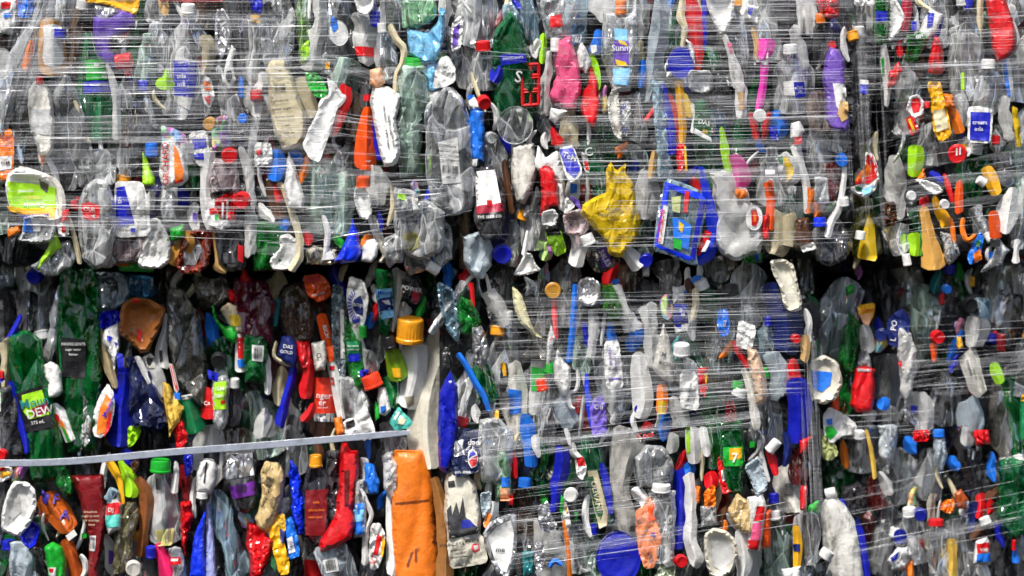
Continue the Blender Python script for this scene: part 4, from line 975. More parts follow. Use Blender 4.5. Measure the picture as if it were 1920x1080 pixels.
sc|green leaf shaped plastic|h:g3|3|P6 703,752 711,760 711,782 704,788|
lb|teal printed card|w:TC|3|P8 730,790 748,763 756,774 774,792 764,802 742,806|pl C 750,778 762,786 756,796 746,794;pl W 738,784 748,770 751,774 741,788;lm
lb|white label with a black title block|w:W|3|P10 644,790 690,774 702,806 700,822 650,826|pl K 648,792 664,786 666,798 650,804;pl g2 676,796 692,792 696,808 680,812;lm
bt|clear bottle crushed behind the white label|c:t|1|P20 640,710 668,712 690,750 694,786 650,790 640,760|
tu|yellow tipped black pen|h:K|2|L 944,680,8 946,700,12 942,735,10|pl Y2 938,680 948,680 950,704 944,706
jg|white clear fold of film|k:W|2|L 912,548,22 930,575,22 946,612,14|
jg|white strip of torn bottle|h:W|2|L 490,650,12 500,690,14 502,740,8|
bt|small milky bottle standing at the strap|k:W|2|B 494,820 497,765 26 -|
sc|cream leaf shaped strip|h:CY|3|P10 962,540 978,555 990,590 1002,620 1016,630 1000,626 978,606 964,575|lm
cp|amber round cap|h:A2|3|C 1037,545,15,10|lm
st|coral pink stick|h:R4|2|L 1040,560,8 1040,595,8 1042,635,7|
sp|long bright blue stick|h:b|2|L 1078,532,6 1076,580,9 1072,630,10 1066,680,10|lm
tr|oval foil cup|f:S|3|P12 1084,528 1104,520 1124,532 1125,555 1112,574 1098,572 1084,560|pl W 1086,556 1106,560 1122,548 1118,564 1102,570;lm
bt|green bottle bulging left|c:g4|2|P22 1126,535 1152,535 1166,575 1164,596 1144,602 1130,580|lm
jg|translucent white bottle bending right|k:W|3|L 1154,535,18 1168,570,20 1180,600,26 1188,620,28|lm
bt|milky ribbed bottle neck|k:W|2|L 1212,572,30 1216,600,22 1222,640,20 1224,690,20|
sc|white corner with cardboard edge|w:W|2|P8 1262,538 1280,538 1282,565 1262,568|
bx|navy blue packet with small white zeros|w:NB2|3|P10 1264,572 1288,572 1290,606 1264,608|tx 1276 582 8 0 W 0;tx 1280 590 6 0 W 00;lm
st|ivory curled strip|h:C|2|L 1304,540,9 1305,570,11 1298,600,8|
wr|bright blue sweet packet|w:b|3|P10 1346,584 1362,580 1368,600 1367,626 1352,630 1345,610|tx 1357 606 9 80 W ice;lm
jg|white pointed bottle with black marks|h:WD|3|P16 1244,610 1254,638 1263,680 1260,714 1240,706 1225,690 1230,660 1238,630|tx 1244 665 10 -15 K M;tx 1246 680 9 -10 K auma;lm
cp|wide white cap|h:W|3|K 1278,655,32,22,0|lm
bt|grey clear bottle under the wide white cap|c:t|1|L 1278,670,30 1282,700,44 1286,740,40|
lb|square white card|w:W|3|P8 1386,600 1418,614 1408,656 1380,648|lm
bt|peach coloured crushed bottle|h:PE2|3|P18 1402,656 1420,660 1432,690 1440,735 1432,756 1418,752 1408,705|lm
st|red ribbon|h:R|2|L 1376,640,8 1388,662,11 1402,690,8|
sp|long white ladle handle|h:WD|3|L 1394,690,9 1404,715,12 1412,750,14 1418,795,13 1422,806,6|
lb|white nutrition panel with violet print|w:W|3|P12 1134,643 1160,641 1164,680 1168,724 1138,726 1134,690|tx 1144 668 7 -85 P Nutrition;tx 1154 680 6 -85 P information;bc 1160 690 8 40 90;pl P 1140,708 1164,707 1164,711 1140,712;lm
st|white bottle strip beside the nutrition panel|k:W|2|L 1112,580,12 1114,625,14 1108,670,12|
sc|white lily shaped scrap with red script|w:W|3|P6 1033,612 1041,636 1034,652 1030,685 1025,678 1026,640|tx 1034 634 7 75 R lip;lm
jg|white bottle lying on its handle|h:W|3|P18 1046,655 1052,672 1068,690 1070,720 1062,740 1052,738 1040,715 1038,690|lm
hd|white loop handle|h:W|3|L 1082,692,5 1084,715,6 1080,732,6 1066,738,5 1070,762,6 1078,766,4|
jg|pale blue bottle tip|k:lb2|2|L 1052,745,14 1062,775,26 1074,800,20|
cp|red orange cap with ribs|h:O3|3|K 1016,721,22,22,-12|lm
bt|tall white scuffed bottle|h:W|2|L 1196,660,16 1200,700,30 1206,750,32 1198,785,20|
bx|orange and yellow toy stick|h:O|3|L 1241,720,14 1242,745,17 1240,775,16|pl Y 1234,752 1249,752 1248,776 1234,776
jg|white bottle shoulder below the orange stick|k:W|2|L 1258,745,14 1268,770,26 1276,800,26|
wr|violet pouch with pale lettering|w:P3|3|P12 1106,758 1128,738 1136,770 1137,812 1112,820|tx 1122 763 11 0 W Oli;lm
st|blue edge rail beside the violet pouch|h:B2|2|L 1100,700,5 1102,745,8 1112,805,9|
lb|white label with scattered black print|w:W|2|P8 1276,696 1306,700 1310,768 1276,762|tx 1292 735 6 80 K best before;tx 1300 735 6 80 K see neck;bc 1284 730 8 30 90
wr|red and yellow wrapper|w:R|2|P8 1308,692 1328,690 1327,720 1322,742 1314,738|pl Y 1320,700 1327,700 1324,725
bt|smoky brown clear bottle|c:dd|0|L 1350,600,50 1352,660,60 1348,730,50|
cp|green and white cap|h:g3|3|K 1383,722,20,14,10|
cp|white cap slanting on a black bottle|h:W|3|K 1386,735,26,16,20|
bt|black round bottle|h:K|2|L 1392,745,26 1394,770,30 1388,800,20|
lb|rust red label|w:R5|3|P10 1361,756 1376,752 1382,790 1360,794|
bt|green lemonade bottle with a yellow and red emblem|c:G2|2|P26 1350,795 1390,790 1396,840 1394,880 1390,920 1362,922 1352,860|pl g3 1354,838 1392,836 1392,872 1356,874;pl Y2 1366,840 1390,838 1390,858 1366,862;tx 1376 858 20 0 W 7;lm
lb|red tag with a barcode|w:R|3|P8 1345,862 1366,850 1372,918 1356,926 1350,905|pl W 1352,882 1364,878 1366,898 1354,902;bc 1359 890 10 18 -10;lm
bt|slim white bottle with green stripe|h:W|2|L 1298,800,20 1300,840,22 1302,870,16|pl g 1286,800 1294,800 1294,850 1288,850
st|blue rail in the lower left of the film|h:b|2|L 985,776,12 990,800,20 994,840,22 996,875,20|
jg|navy blue big bottle|h:NB|1|L 1448,530,20 1462,570,40 1476,620,46 1474,660,34|lm
sc|small red dot of plastic|h:R|2|C 1492,635,9,10|
sc|tan orange oval|h:T|2|L 1508,628,10 1511,650,18 1508,678,12|
tb|translucent white deep tub|h:WC|5|P18 1446,492 1470,488 1488,500 1494,530 1502,562 1500,578 1484,582 1470,572 1464,540 1450,512|lm
bt|shiny bright blue bottle|h:B|3|L 1494,708,28 1496,740,34 1498,790,34 1494,832,28|lm
bt|pale blue translucent bottle|k:lb2|2|L 1448,660,24 1460,700,38 1468,740,36|
tu|wide translucent tube with an open mouth|c:lb2c|4|L 1598,524,46 1578,560,60 1556,610,74 1540,660,64 1530,700,50|lm
sc|bright green scrap in the tube mouth|h:g3|6|P 1584,538 1600,532 1602,546 1590,554|
tb|white jug lid with a blue patch|h:WC|6|P16 1520,680 1545,668 1570,682 1578,715 1568,745 1545,756 1522,748 1513,718|pl b 1520,694 1560,698 1556,722 1540,735 1524,728;lm
bt|bright green bottle leaning right|c:g3|3|P22 1592,590 1612,610 1608,650 1602,695 1585,696 1572,672 1582,630|lm
bt|green bottle beside the red bottle|c:g3|2|L 1586,700,24 1586,740,26 1582,778,20|
lb|yellow orange label with red words|w:Y2|3|P8 1608,574 1640,568 1638,590 1630,605 1614,598|pl PE 1612,590 1636,586 1628,612 1618,606;tx 1626 581 6 8 R hotdog
tu|small white bottle with printed back|h:W|3|L 1620,608,12 1624,630,20 1628,652,20 1630,662,10|pl g2 1616,632 1628,632 1630,648 1618,648
bt|red bottle with a clear cone top|h:R|3|P22 1604,692 1618,688 1638,694 1640,730 1634,768 1608,770 1595,758 1600,720|pl c 1606,690 1634,692 1632,696 1606,696;lm
bt|clear cone top above the red bottle|c:s|2|P18 1614,652 1626,656 1636,692 1606,690|
wr|navy strip with white letters|w:NB|3|P10 1664,600 1690,580 1706,600 1700,640 1680,650 1664,640|tx 1676 610 12 80 W PO;tx 1674 636 12 80 W L;lm
cp|bright blue oval cap|h:b|3|L 1652,746,16 1656,756,20 1652,768,18|lm
cp|dark blue round cap|h:NB|3|C 1652,628,12,15|
jg|long crumpled white bag with a red dot|k:W|3|P18 1684,612 1706,625 1716,660 1718,690 1710,730 1698,752 1690,735 1688,700 1682,660|pl R 1682,678 1689,676 1690,686 1684,688;lm
cp|red disc with a stick|h:R|3|C 1758,632,13,15|lm
st|orange red short stick|h:O2|3|L 1750,640,9 1752,660,9 1752,678,6|
cp|red stopper over white|h:R|3|P10 1760,552 1770,550 1772,570 1762,572|
cp|cyan cap at the bale gap|h:b|2|C 1775,542,9,10|
bt|pale blue globe of a bottle|c:lb|2|L 1842,558,20 1840,580,32 1836,602,22|
sc|matte black disc|h:K|2|C 1818,572,15,10|
bt|white hourglass bottle|k:W|3|L 1836,595,26 1832,625,28 1826,650,20|lm
lb|white crumpled strip of print|h:WD|3|L 1812,660,28 1820,690,30 1832,720,28 1842,740,16|tx 1818 690 7 -75 K contents;tx 1828 700 7 -75 K recycle;lm
cp|yellow tab|h:Y2|3|P10 1794,632 1802,632 1806,652 1794,654|
bt|lime bottle with a white neck|h:g|3|L 1862,680,14 1868,700,18 1876,720,12|
cp|rusty red cap pair|h:R5|2|P12 1868,625 1886,628 1886,662 1870,658|
wr|white packet with green leaves and a blue dot|w:W|3|P14 1545,780 1556,765 1580,776 1604,796 1602,812 1580,815 1560,830 1546,812|pl g3 1546,800 1560,798 1570,810 1556,824 1548,816;pl b 1548,786 1560,784 1560,796 1550,796;tx 1590 800 7 -25 K FRESH;lm
sc|orange red scrap behind the packet|h:O2|2|P 1556,750 1572,735 1574,770 1558,776|
bt|blue and white bottle bottom|k:lb2|2|L 1815,748,26 1820,780,34 1822,812,26|
jg|translucent pale bottle side|k:W|1|L 1720,735,24 1732,770,26 1736,810,22|
bt|smoky bottle with grey cap|c:d|1|L 1770,700,30 1772,750,36 1770,800,30|
cp|red ball cap|h:R|3|C 4,852,10,15|
ld|red white and yellow lid|w:W|3|P10 0,874 20,876 25,886 20,894 0,906|pl Y2 0,884 20,884 22,890 0,896;pl R 0,876 10,876 10,882 0,884
tb|crushed white bowl|h:W|3|P18 6,958 14,930 26,905 52,908 64,922 66,950 56,980 38,1002 22,1000 4,990|pl W2 14,935 28,906 36,925 40,960 22,975;lm
cu|deep blue cup|h:B|2|P18 38,1002 58,976 76,990 68,1022 54,1030 42,1018|lm
jg|pale grey bottle bottom|k:lb2|2|P22 18,1020 45,1012 64,1050 60,1090 22,1090|lm
bt|purple and orange soft drink wrapper twisted on a bottle|w:OF|3|L 84,925,30 100,950,38 116,975,36 130,998,26|pl V 78,918 92,930 86,948 76,940;tx 104 937 22 -5 V F;tx 121 966 20 -5 V A;pl W 124,1004 140,992 146,1002 130,1014;lm
jg|wrinkled green pouch|c:g3|3|P14 106,880 122,872 138,905 136,925 122,930 108,912|
bt|bright green bottle with a small red emblem|h:g3|3|P20 84,1028 100,1018 118,1028 124,1056 120,1090 94,1090|pl W 92,1062 108,1062 108,1078 94,1078;pl R 94,1064 104,1064 102,1072 95,1071;lm
tu|orange brown tube leaning|h:O5|2|L 122,1010,16 134,1040,20 146,1090,22|
hd|white loop of plastic|h:W|3|L 150,1040,7 158,1050,8 160,1072,8 150,1090,6|
tu|dark red cone tube with a barcode|h:R5|3|P18 134,898 192,896 198,960 196,1000 186,1050 184,1090 164,1090 168,1010 160,975 148,930|pl W 170,1003 182,1003 180,1032 168,1032;bc 175 1017 10 22 0;tx 172 958 5 0 C directions;tx 172 966 5 0 C apply to wet;tx 173 974 5 0 C hair massage;tx 174 982 5 0 C rinse;lm
bt|small bottle with red and turquoise dairy label|h:W|3|P16 202,930 222,930 228,950 226,990 204,1000 198,975|pl R 200,944 228,940 227,962 200,965;pl TC 200,966 226,963 225,986 200,988;tx 210 955 9 -4 W DJ;lm
cp|clear ribbed neck with a white cap|c:lb|3|K 210,928,22,24,30|
st|amber curved rib|h:Y2|3|L 202,862,9 214,880,12 225,905,8 231,945,6|
st|lime green curl|h:g|3|L 224,862,9 236,885,16 246,912,28 244,932,16|lm
wr|brown crinkled sweet bag|w:N|3|P8 244,868 258,862 262,880 250,888|
bt|olive tinted flattened bottle|c:OL2|2|P22 228,948 252,944 258,970 250,1010 238,1070 212,1078 214,1020|lm the olive bottle
bt|copper brown crumpled strip|h:CO|2|L 258,895,14 272,925,20 274,965,18 268,1010,16 264,1045,24|lm
bt|clear bottle with bright green cap and a little yellow liquid|c:t|3|L 302,886,40 305,915,46 308,960,46 310,1000,44 312,1022,32|cap g3 301,873 40,24 2;pl WG 288,894 304,893 305,923 290,924;bc 297 908 12 22 0;pl Yc 288,995 326,992 322,1022 296,1024;lm
cp|blue cap near the pink stick|h:B|2|K 283,1035,20,22,0|
cp|grey white cap facing out|h:WD|3|C 250,1066,15,15|
hd|hot pink paddle|h:M4|3|L 297,1018,12 304,1045,18 318,1085,28|lm
bt|clear bottle with a red and white label|c:t|2|P20 316,1028 338,1028 348,1060 350,1090 322,1090|pl R 318,1044 340,1042 342,1056 320,1058;pl W 322,1046 336,1045 336,1050 322,1051
st|white curved sliver beside the green cap|h:W|3|L 330,865,6 330,895,9 325,925,11|
bg|dark red crumpled film|w:R5|1|L 345,870,14 348,905,16 346,940,14|
bg|bright red crumpled film|w:R|2|P12 338,945 358,942 362,970 352,1000 348,1040 340,1010|lm
sc|blue foil below the strap|w:B|2|P10 344,855 362,853 362,885 348,895|
bt|white bottle hanging upside down with a ribbed cap|h:W|3|P20 376,868 386,861 400,863 408,878 404,905 396,925 370,920 370,890|cap W 379,928 22,12 4;pl K 388,864 391,866 386,905 383,903;lm
bx|shiny folded blue sheet|h:B2|3|P14 366,1000 384,962 386,950 382,1010 386,1080 356,1078 360,1040|lm
st|lilac folded panel|h:LI|2|P12 388,950 394,940 400,1000 406,1085 386,1085 386,1010|
bt|ribbed pale blue bottle leaning right|c:lb|2|L 404,918,16 412,945,26 420,985,34 434,1030,34 446,1085,34|lm
bt|crumpled bottle with a foil top and purple label|c:d|2|P24 420,850 476,845 484,900 482,940 460,962 436,945 422,900|pl S 424,850 474,848 478,890 426,898;pl V2 430,912 480,900 482,926 438,934;bc 454 914 20 16 -4;lm
jg|large crumpled red bag|w:R|2|P18 462,982 476,982 496,1000 512,1014 504,1045 492,1080 474,1085 466,1040|lm
bx|tan carton panel with a barcode|w:TT|3|P14 498,870 522,872 533,898 528,940 515,975 502,996 486,985 480,968 492,930 490,890|bc 506 902 14 18 -18;tx 500 930 7 70 K NO SUGAR;tx 511 938 6 70 K 350 g;lm
bg|crumpled glossy blue bag|w:B2|2|P16 544,868 558,880 568,930 572,990 560,1000 548,960 544,910|lm
wr|yellow green and navy crisp packet|w:Y2|3|P12 502,985 515,972 532,965 536,990 530,1010 542,1050 540,1072 524,1074 514,1040 508,1010|pl NB 524,990 534,996 532,1020 526,1015;pl G 510,1040 518,1050 518,1072 508,1060;tx 528 980 9 60 G FLY;lm
wr|light blue and white packet|w:b|3|P10 536,978 546,970 556,1000 562,1040 542,1046 538,1010|pl W 538,1010 548,1005 554,1034 542,1038;tx 546 1024 7 80 B TAN;lm
bt|dark bottle with a yellow cap and deep red label|c:DK|2|P24 580,876 604,876 620,905 618,1005 590,1022 570,1000 568,920|cap YO 592,864 25,22 0;pl R5 574,918 616,916 610,1004 574,1002;tx 594 940 6 0 O cola;tx 594 955 5 0 O caffeine free;tx 592 968 5 0 O serve cold;lm
bt|dark clear bottle beside the red handle|c:DK|1|P22 612,850 640,850 636,960 625,990 612,960|
hd|large glossy red handle|h:R|3|P22 640,838 648,830 656,852 670,850 672,885 666,925 660,955 666,975 658,1005 632,1020 604,1030 600,1012 616,988 630,960 636,900|pl R6 646,882 656,880 654,948 647,948;lm
sc|clear curved shell|c:t|2|L 678,858,10 688,885,16 690,925,10|
bt|bottle with a light blue cap and sleeve|c:t|2|P18 662,900 682,902 688,940 686,1000 664,1004|pl b 663,944 684,942 684,1002 664,1000;pl lb 663,955 684,953 684,975 663,978;lm
jg|blue crushed bottle|h:b|2|P16 684,868 702,872 711,905 708,924 694,925 686,905|
st|thin white blade|h:W|3|L 670,908,4 684,935,8 696,965,6 686,1000,8 684,1060,10|
sh|clear sheet with a barcode sticker|c:lb2c|3|P10 588,1030 646,1017 662,1050 672,1090 612,1090|pl W 606,1050 632,1044 636,1070 612,1074;bc 621 1059 20 20 8;lm
wr|noodle packet with a red stripe and yellow crust|w:W|3|P12 696,985 712,984 722,1005 718,1040 708,1064 696,1066 692,1040|pl R 708,1000 716,1006 708,1040 700,1040;pl Y2 718,1000 723,1014 718,1044 714,1040;tx 702 1049 12 75 R VT;lm
st|white curved blade|h:W|3|L 728,920,4 732,960,12 735,1010,18 738,1055,24 734,1080,12|
bg|milky crumpled film|k:W|2|P18 718,860 736,850 750,880 748,920 734,940 722,915|
jg|big orange jerrycan|h:OJ|2|P30 740,852 792,852 804,880 810,920 812,970 818,1030 820,1095 742,1095 738,1020 738,950 742,900|pl k2 741,941 808,935 808,938 741,944;pl k2 770,1035 776,1030 766,1060 762,1060;pl k2 778,1028 790,1024 782,1030 782,1050 778,1050;lm
st|amber brown curved bottle side|h:CO2|1|L 814,895,12 828,950,24 834,1020,24 834,1090,26|
wr|navy cola label with a red white and blue ball|w:NV2|3|P12 850,812 866,804 902,812 904,850 896,882 852,892 848,860|pl S 852,828 868,824 872,852 852,856;pl W 879,845 886,841 894,848 897,862 893,874 884,877 878,868 877,856;pl B 881,849 887,844 893,852 884,855 879,860;pl R 879,864 886,858 895,854 895,866 891,872 884,875;tx 888 832 12 180 W pep;tx 868 884 6 0 W cola drink;lm
bt|large crinkled clear bottle|c:t|1|P26 898,790 935,786 960,810 962,860 940,905 905,900 896,850|lm
bt|white bottle with black tree artwork|h:WC|2|P24 838,892 868,884 890,910 900,960 898,1000 842,1010 834,960|pl K 840,902 852,900 854,911 841,913;pl K2 838,955 846,945 848,965 856,940 862,962 868,930 873,968 884,978 898,988 896,1003 842,1008;pl NB2 864,975 880,972 892,985 866,990;lm
lb|white paper label with a red seal|w:WC|3|P8 840,1013 858,1006 902,1000 913,1052 880,1060 846,1064|tx 862 1019 7 8 K FOUNDRY LIQUOR;tx 862 1030 4 8 K spirit blend no 12;tx 862 1037 4 8 K small batch;tx 862 1044 4 8 K bottled by hand;pl R4 886,1020 897,1018 900,1030 890,1036 884,1030;pl W 888,1023 896,1021 897,1028 890,1032;pl g2 870,1004 895,1000 896,1008 872,1011;lm
tu|white and orange lighter shaped tube|h:W|3|L 926,940,16 922,962,16 912,988,12|pl O 914,960 922,966 912,992 906,986
cu|milky square cup|k:lb2|2|P14 901,926 920,922 922,948 906,972 902,950|
tr|big oval foil tray|f:S2|3|P14 906,1005 920,982 944,970 964,966 968,990 966,1040 956,1078 940,1082 926,1060|pl W 914,1006 930,988 958,974 964,1000 960,1040 950,1072 940,1070 928,1050;tx 938 1030 11 0 K me;lm
bt|green capped bottle with blue label|c:g2g|1|P18 936,850 952,850 958,880 958,930 930,935 930,890|cap g 945,862 18,18 0;pl b 940,894 956,894 956,912 940,912;pl PE 938,914 956,914 956,938 938,938;pl R 954,928 962,926 962,946 954,946
sc|white crumpled shard|h:W|3|L 1004,815,10 1006,840,12 1010,858,6|
bt|thin green upright|c:g3|1|L 1018,828,12 1020,855,12 1016,885,8|
jg|tall royal blue bottle|h:B|2|L 1054,838,16 1052,875,24 1044,915,18 1038,960,12|lm
wr|red and white bottle collar|w:W|3|P10 1078,862 1094,856 1100,880 1092,900 1082,890|pl R 1080,858 1094,856 1098,872 1084,874
bt|dark bottle with a green and cream olive spread label|c:G|1|L 1100,815,24 1112,870,36 1124,930,38 1132,985,28|pl C 1102,884 1120,882 1140,960 1138,985 1124,992 1108,930;pl G 1102,896 1112,893 1131,960 1127,975 1117,962;tx 1118 930 12 -78 C OLIVANI;lm
cp|white disc cap|h:W|3|C 1070,928,13,10|
ld|large round royal blue lid|h:B|3|D 1160,1046,42,50,0|lm
jg|dusty white tall bottle|k:WD|3|L 1170,800,30 1178,840,46 1172,880,36 1166,920,32 1172,960,36 1176,1000,40|lm
st|narrow blue blade|h:B|2|L 1128,868,8 1138,910,12 1146,965,7|
bt|round smoky clear bottle|c:s|2|P24 1188,860 1215,838 1245,840 1262,870 1258,900 1230,915 1196,910|lm
lb|black and red soft drink label|w:K|2|P8 1186,812 1232,800 1234,820 1192,830|tx 1210 816 12 10 R Coca
bt|small white egg shaped bottle|k:W|3|L 1262,812,12 1262,830,20 1260,850,12|
cp|white jar cap|h:W|3|K 1240,914,36,14,2|lm
pn|clear jar under the white cap|c:t|2|P22 1218,922 1262,924 1266,970 1262,1060 1214,1062 1208,990|
wr|salmon orange pouch|w:SA|3|P14 1192,962 1208,950 1220,932 1232,940 1238,975 1240,1010 1228,1058 1210,1062 1198,1030|pl O2 1214,950 1228,940 1234,970 1216,980;tx 1224 1000 14 0 B x;lm
jg|white curled bottle spout|h:W|3|L 1184,918,8 1196,925,18 1208,938,18 1204,952,8|
wr|crumpled white foil knot|f:S|3|P10 1010,950 1028,940 1032,965 1045,985 1030,998 1012,990|
wr|second crumpled foil knot below|f:S|3|P10 1004,1020 1018,1015 1022,1050 1012,1075 1004,1060|
st|thin orange wire|h:O|3|L 1056,975,5 1062,1005,6 1066,1040,6 1068,1085,7|lm
wr|green white and red leaf shaped packet|w:W|3|P8 1056,930 1066,955 1070,985 1062,998 1052,970|pl g3 1052,925 1058,935 1054,970 1049,955;pl Y2 1058,940 1064,955 1062,965
hd|small blue hook|h:b|3|L 1030,1064,7 1040,1052,8 1054,1060,7|
sc|teal flat scrap|w:TL|2|P8 980,1036 1000,1034 1002,1075 982,1080|
jg|deep blue upright bottle|h:B|2|L 1274,880,12 1276,920,22 1274,970,26 1268,1030,16|lm
st|long white wrinkled strip|h:W|3|L 1290,888,16 1296,930,18 1296,975,16 1294,1010,18 1304,1045,24 1300,1062,12|lm
cp|red ball near the bottom|h:R|3|C 1277,1052,12,15|lm
wr|cream green foil sachet|f:CG|3|P12 1226,1086 1240,1055 1256,1046 1266,1056 1262,1090|
ld|big flattened white round tub|h:WC|3|P18 1322,1004 1340,992 1362,998 1378,1015 1383,1042 1374,1068 1352,1084 1334,1080 1324,1050|pl W2 1332,1008 1354,1004 1372,1024 1374,1050 1352,1070 1336,1060;lm
sc|orange block near the white strip|h:O|2|P12 1304,912 1314,914 1312,942 1305,944|
cp|red knob|h:R|3|L 1328,885,16 1334,900,22 1330,918,14|
lb|orange red hang tag|w:O|3|P8 1320,922 1340,908 1342,948 1322,952|
pn|clear box corner|c:t|2|P16 1312,950 1344,948 1344,984 1316,986|
bt|thin emerald bottle|c:g3|1|L 1332,778,16 1336,820,22 1338,880,14|
st|white blade beside the emerald bottle|h:W|2|L 1318,800,12 1322,830,14 1326,856,8|
bg|crumpled tan paper bag|w:TT|3|P14 1382,928 1394,934 1418,962 1406,1000 1388,998 1376,985 1368,955|lm
sp|white plastic ladle|h:W|3|L 1386,992,9 1390,1015,20 1396,1050,24 1392,1085,12|
bt|white topped bottle with pink and red label|h:W|3|P18 1402,936 1430,930 1436,950 1432,990 1424,1030 1402,1028 1404,985|pl R 1418,948 1432,948 1430,974 1412,976;pl M2 1410,980 1428,978 1424,1010 1406,1012;pl R 1402,1012 1424,1012 1420,1032 1402,1030;lm
bx|orange plastic block|h:O2|2|P14 1430,962 1446,958 1444,1024 1428,1026|
cu|pale translucent beaker|k:lb2|3|P16 1396,876 1424,856 1440,915 1418,928 1410,905|lm
tu|red flat blade under a white clip|h:R|3|L 1440,842,8 1448,862,14 1456,892,8|
cp|white clip cap|h:W|3|K 1450,836,20,26,40|
st|navy crescent|h:NB|2|L 1472,810,8 1478,840,12 1470,875,7|
sc|red slanted scrap|h:R|2|P10 1500,826 1522,818 1512,846 1500,850|
bt|translucent reddish brown bottle|c:R3|1|L 1498,838,26 1502,870,32 1500,910,26|
cp|small red block|h:R|3|P12 1500,914 1514,912 1512,955 1500,956|
bt|copper orange bottle|c:CO3|2|L 1514,960,30 1516,1000,38 1518,1060,36|lm
tu|yellow and navy slim tube|h:Y2|3|L 1492,985,9 1496,1020,13 1494,1065,11|pl NB 1487,1020 1500,1020 1500,1034 1488,1034
jg|white bottle foot at the frame bottom|h:W|3|P14 1466,1068 1500,1062 1500,1090 1468,1090|
wr|yellow and green foil blossom|w:CA|3|P8 1540,815 1560,822 1572,850 1556,864 1540,855|
jg|big white jerrycan with dirt specks|h:WS|3|P28 1541,960 1548,940 1566,934 1588,955 1600,978 1608,1020 1620,1095 1556,1095 1546,1020|cap W 1558,925 22,20 75;lm
st|long navy edge of the white jerrycan|h:B|2|L 1574,938,9 1594,962,14 1610,1000,16 1618,1040,14 1626,1090,12|lm
bt|dark smoky disc shaped bottle|c:DK|1|P22 1582,915 1608,905 1626,925 1626,955 1604,975 1584,955|
bt|maroon bottle|c:R3|1|L 1640,890,26 1646,920,32 1648,955,26|
st|thin yellow curved rod|h:TY|3|L 1624,805,5 1630,830,6 1637,865,7 1640,898,6|lm
jg|pale crumpled funnel of film|c:lb2c|2|P16 1648,800 1682,800 1680,850 1664,885 1650,850|
cp|white and green cap|h:W|3|K 1612,815,20,16,0|
bt|slim white bottle leaning|k:W|2|L 1648,885,10 1662,905,16 1668,928,14|
bt|grey bottle with a white cap in the lower right bale|c:s|2|B 1716,1060 1705,960 50 W|
ld|blue ball shaped cap|h:NB2|3|C 1726,965,12,15|lm
cp|blue egg shaped stopper|h:NB2|3|L 1686,992,12 1688,1006,20 1688,1020,12|lm
bx|white box with a blue swoosh|w:W|3|P12 1666,1048 1682,1028 1704,1026 1711,1040 1698,1066 1674,1070|pl NB2 1668,1044 1684,1032 1680,1046 1670,1052;pl g2 1690,1036 1704,1036 1700,1052 1690,1050;lm
bt|grey bottle with a bright red cap|c:s|3|L 1756,990,30 1758,1020,34 1758,1060,34 1758,1090,32|cap R 1755,979 30,12 0;lm
bt|orange and cream upright strip|h:TY|2|L 1783,1010,14 1786,1050,16 1784,1088,14|
wr|orange leaves of plastic|w:O|3|P8 1760,952 1772,938 1788,936 1788,960 1776,962|
cp|rusty orange cap|h:O5|3|P12 1790,926 1802,918 1814,936 1810,954 1796,952|
st|crimson upright strip|h:R|2|L 1838,925,14 1838,950,16 1834,972,10|
cp|white cap tilted downwards|h:W|3|K 1847,976,22,14,-25|
st|dark teal strip|h:NB|2|L 1824,940,14 1828,970,18 1822,998,12|
bt|brown bottle neck|h:N|2|L 1844,985,12 1834,1000,18 1822,1014,14|
tu|toothpaste bottle in red white and blue|h:W|3|P16 1830,1016 1850,1008 1856,1020 1857,1056 1826,1056|pl R 1829,1018 1855,1016 1856,1034 1830,1036;pl b 1829,1038 1856,1036 1857,1052 1828,1053;tx 1843 1030 8 0 W VMI;lm
jg|white funnel bottle under the toothpaste|h:W|2|L 1838,1058,14 1844,1070,16 1850,1085,10|
bg|big green translucent sack|c:G|2|P26 1876,870 1896,862 1930,872 1930,1000 1892,1005 1872,980 1870,920|lm
tu|tiny bottle with a red tip|h:b|3|L 1902,1020,5 1904,1040,9 1906,1056,12|cap R 1901,1022 8,20 0
st|green and white upright panel|h:TG|2|P10 1914,750 1930,745 1930,830 1912,825|pl Y2 1913,740 1930,738 1930,752 1914,752
lb|red label above a black bottle|w:R|2|P8 1712,808 1742,806 1740,826 1714,828|
bt|bottle with a cyan cap|k:lb2|2|P16 1752,820 1770,820 1776,850 1768,880 1752,870|cap b 1760,812 22,14 0
bg|crumpled red corner of film|w:R|2|P10 1826,808 1852,806 1856,832 1830,836|
bt|white bulb bottle|k:W|2|L 1812,800,18 1814,818,24 1812,836,14|
st|orange scrap at the frame bottom|h:O|2|P10 1698,1056 1712,1050 1714,1090 1702,1090|
bt|tall grey bottle in the lower right bale|c:s|1|L 1740,840,34 1745,890,40 1740,940,32|
bt|wide white bottle side|k:WC|2|L 1748,925,10 1744,965,12 1738,1030,10|
"""
# ------------------------------------------------------------------ the listed things, one line each; the black crushed shape just fills a dark region
LINES = [l for l in DATA.strip().split('\n') if l.strip()]
for i, l in enumerate(LINES):
    build(l, i)

